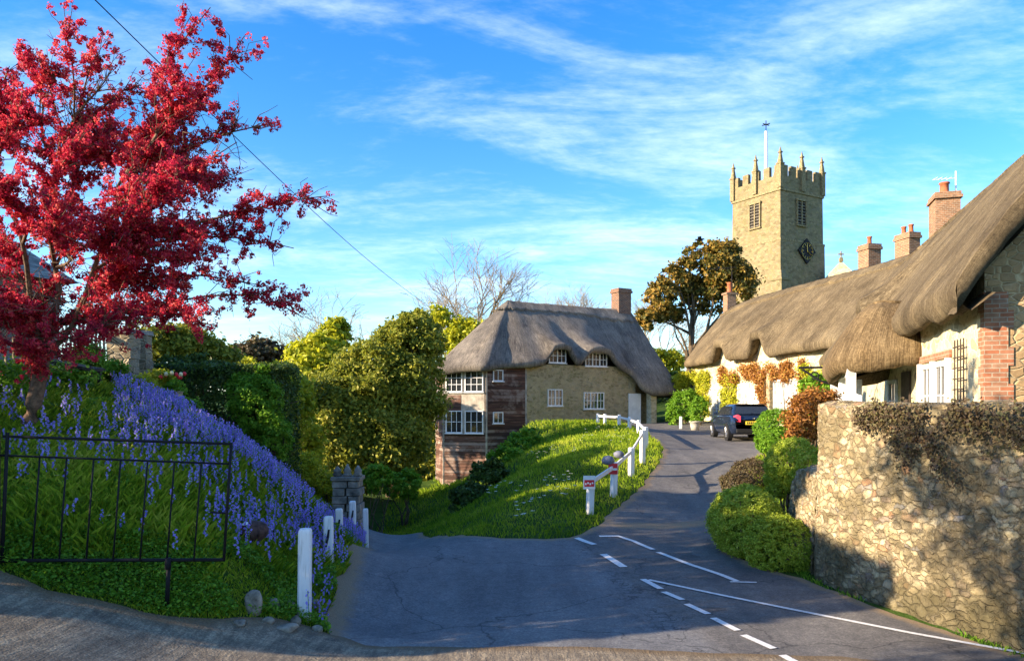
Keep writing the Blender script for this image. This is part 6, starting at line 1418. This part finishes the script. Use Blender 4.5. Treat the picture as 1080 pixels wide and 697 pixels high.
def CPt(x, y, z): return cbase+cf*x-cr*y+Z3*z    # y to the left
def loft(name, secs, mat, parent, cap=True, n=None, smooth=True):
    """secs: list of (x, [(y,z) half outline from bottom centre up to top centre])"""
    V = []; Fs = []; ns = None
    for x, half in secs:
        full = [(y, z) for y, z in half]+[(-y, z) for y, z in half[::-1] if y > 1e-6]; ns = len(full)
        V += [CPt(x+(0), y, z) for y, z in full]
    for i in range(len(secs)-1):
        for k in range(ns): Fs.append((i*ns+k, i*ns+(k+1) % ns, (i+1)*ns+(k+1) % ns, (i+1)*ns+k))
    if cap: Fs.append(tuple(range(ns))); Fs.append(tuple(range((len(secs)-1)*ns, len(secs)*ns))[::-1])
    return mk(name, V, Fs, mat, parent, smooth)
def body_sec(x, hw, zb_, zbelt, hwt): return (x, [(0, zb_), (hw*.80, zb_), (hw*.95, zb_+.06), (hw, zb_+.24), (hw*1.0, zb_+.42), (hw*.965, zbelt-.08), (hwt, zbelt), (0, zbelt+.02)])
secs = [body_sec(-1.90, .70, .42, .80, .66), body_sec(-1.86, .79, .30, .90, .72), body_sec(-1.75, .84, .24, .96, .76), body_sec(-1.4, .865, .22, .97, .78), body_sec(-.6, .865, .20, .96, .79), body_sec(.4, .865, .20, .94, .79), body_sec(1.1, .86, .22, .92, .76), body_sec(1.55, .82, .24, .86, .70), body_sec(1.85, .70, .30, .74, .55), body_sec(1.93, .55, .38, .62, .42)]
bd = loft('body', secs, m_car, car)
def gsec(x, z0, z1, hw0, hw1): return (x, [(0, z0), (hw0, z0), (hw0*.99, z0+(z1-z0)*.3), ((hw0+hw1)/2, z0+(z1-z0)*.62), (hw1, z1-.03), (hw1*.88, z1), (0, z1+.012)])
gh = loft('cabin', [gsec(-1.70, .93, .98, .74, .70), gsec(-1.60, .93, 1.18, .755, .66), gsec(-1.48, .93, 1.365, .765, .60), gsec(-1.2, .93, 1.40, .77, .60), gsec(-.3, .92, 1.415, .77, .61), gsec(.25, .91, 1.37, .77, .60), gsec(.55, .90, 1.15, .76, .66), gsec(.85, .88, .93, .74, .70)], m_car, car)
# windows slightly proud of the cabin: rear screen, side glass, windscreen
def pane(name, pts, off, par, mat=m_glass, th=.006):
    pts = [CPt(*p) for p in pts]; n_ = np.cross(pts[1]-pts[0], pts[2]-pts[0]); n_ /= np.linalg.norm(n_); o_ = np.array(off) 
    if n_@(cf*o_[0]-cr*o_[1]+Z3*o_[2]) < 0: n_ = -n_
    V = [p+n_*.012 for p in pts]+[p+n_*(.012+th) for p in pts]; k = len(pts)
    return mk(name, V, [tuple(range(k)), tuple(range(2*k-1, k-1, -1))]+[(i, (i+1) % k, (i+1) % k+k, i+k) for i in range(k)], mat, par)
pane('rear_window', [(-1.66, .66, 1.03), (-1.66, -.66, 1.03), (-1.53, -.57, 1.31), (-1.53, .57, 1.31)], (-1, 0, .4), car)
for sgn in (1, -1):
    pane('side_window', [(-1.38, sgn*.765, 1.0), (-.55, sgn*.775, 1.0), (-.55, sgn*.66, 1.32), (-1.30, sgn*.655, 1.30)], (0, sgn, .2), car)
    pane('side_window', [(-.50, sgn*.775, 1.0), (.62, sgn*.765, .99), (.28, sgn*.665, 1.29), (-.50, sgn*.66, 1.32)], (0, sgn, .2), car)
    pane('tail_light', [(-1.885, sgn*.50, .70), (-1.86, sgn*.70, .72), (-1.80, sgn*.755, .80), (-1.79, sgn*.735, .93), (-1.86, sgn*.60, .98), (-1.895, sgn*.50, .92)], (-1, sgn*.3, 0), car, m_lampr, .03)
    MB().obox(CPt(.35, sgn*.86, .98)-cf*.05-cr*(0 if sgn > 0 else -.0), cf*.12, -cr*sgn*.14, Z3*.11).build('wing_mirror', m_car, car, bevel=.02)
    MB().obox(CPt(-.35, sgn*.872, .80), cf*.18, -cr*sgn*.02, Z3*.03).build('door_handle', m_chrome, car)
    for x_ in (-1.22, 1.22):
        c_ = CPt(x_, sgn*.76, .31); ax_ = -cr*sgn
        ar_ = MB().tube([c_-ax_*.05, c_+ax_*.112], .365, 24).build('wheel_arch', m_blk, car)
        w_ = MB().tube([c_-ax_*.1, c_-ax_*.08, c_+ax_*.10, c_+ax_*.118], [.27, .31, .31, .28], 24).build('wheel', m_tyre, car, smooth=False)
        m = MB().tube([c_+ax_*.119, c_+ax_*.124], [.19, .07], 20)
        for k in range(5):
            an = k*2*math.pi/5; m.tube([c_+ax_*.127, c_+ax_*.127+cf*math.cos(an)*.19+Z3*math.sin(an)*.19], .022, 5)
        m.build('rim', m_rim, w_)
MB().obox(CPt(-1.925, .31, .62), -cr*-.0+cr*.62, cf*.02, Z3*.13).build('number_plate', m_plate, car)
pl = [o for o in car.children if o.name.startswith('number_plate')][0]
m = MB()
for k in range(7): m.obox(CPt(-1.932, .26-k*.075-(.02 if k > 3 else 0), .645), cr*.04, cf*.008, Z3*.08)
m.build('plate_characters', m_blk, pl)
MB().obox(CPt(-1.935, .66, .30), cr*1.32, cf*.12, Z3*.16).build('rear_bumper', m_blk, car, bevel=.03)
MB().obox(CPt(-1.62, .58, 1.375), cr*1.16, cf*.26, Z3*.03).build('roof_spoiler', m_blk, car, bevel=.01)
MB().lathe(CPt(-1.905, 0, .86)-Z3*.02, [(.05, 0), (.05, .03)], 12).build('badge', m_chrome, car)
MB().tube([CPt(-1.2, .1, 1.41), CPt(-1.35, .1, 1.52)], .008, 5).build('antenna', m_blk, car)
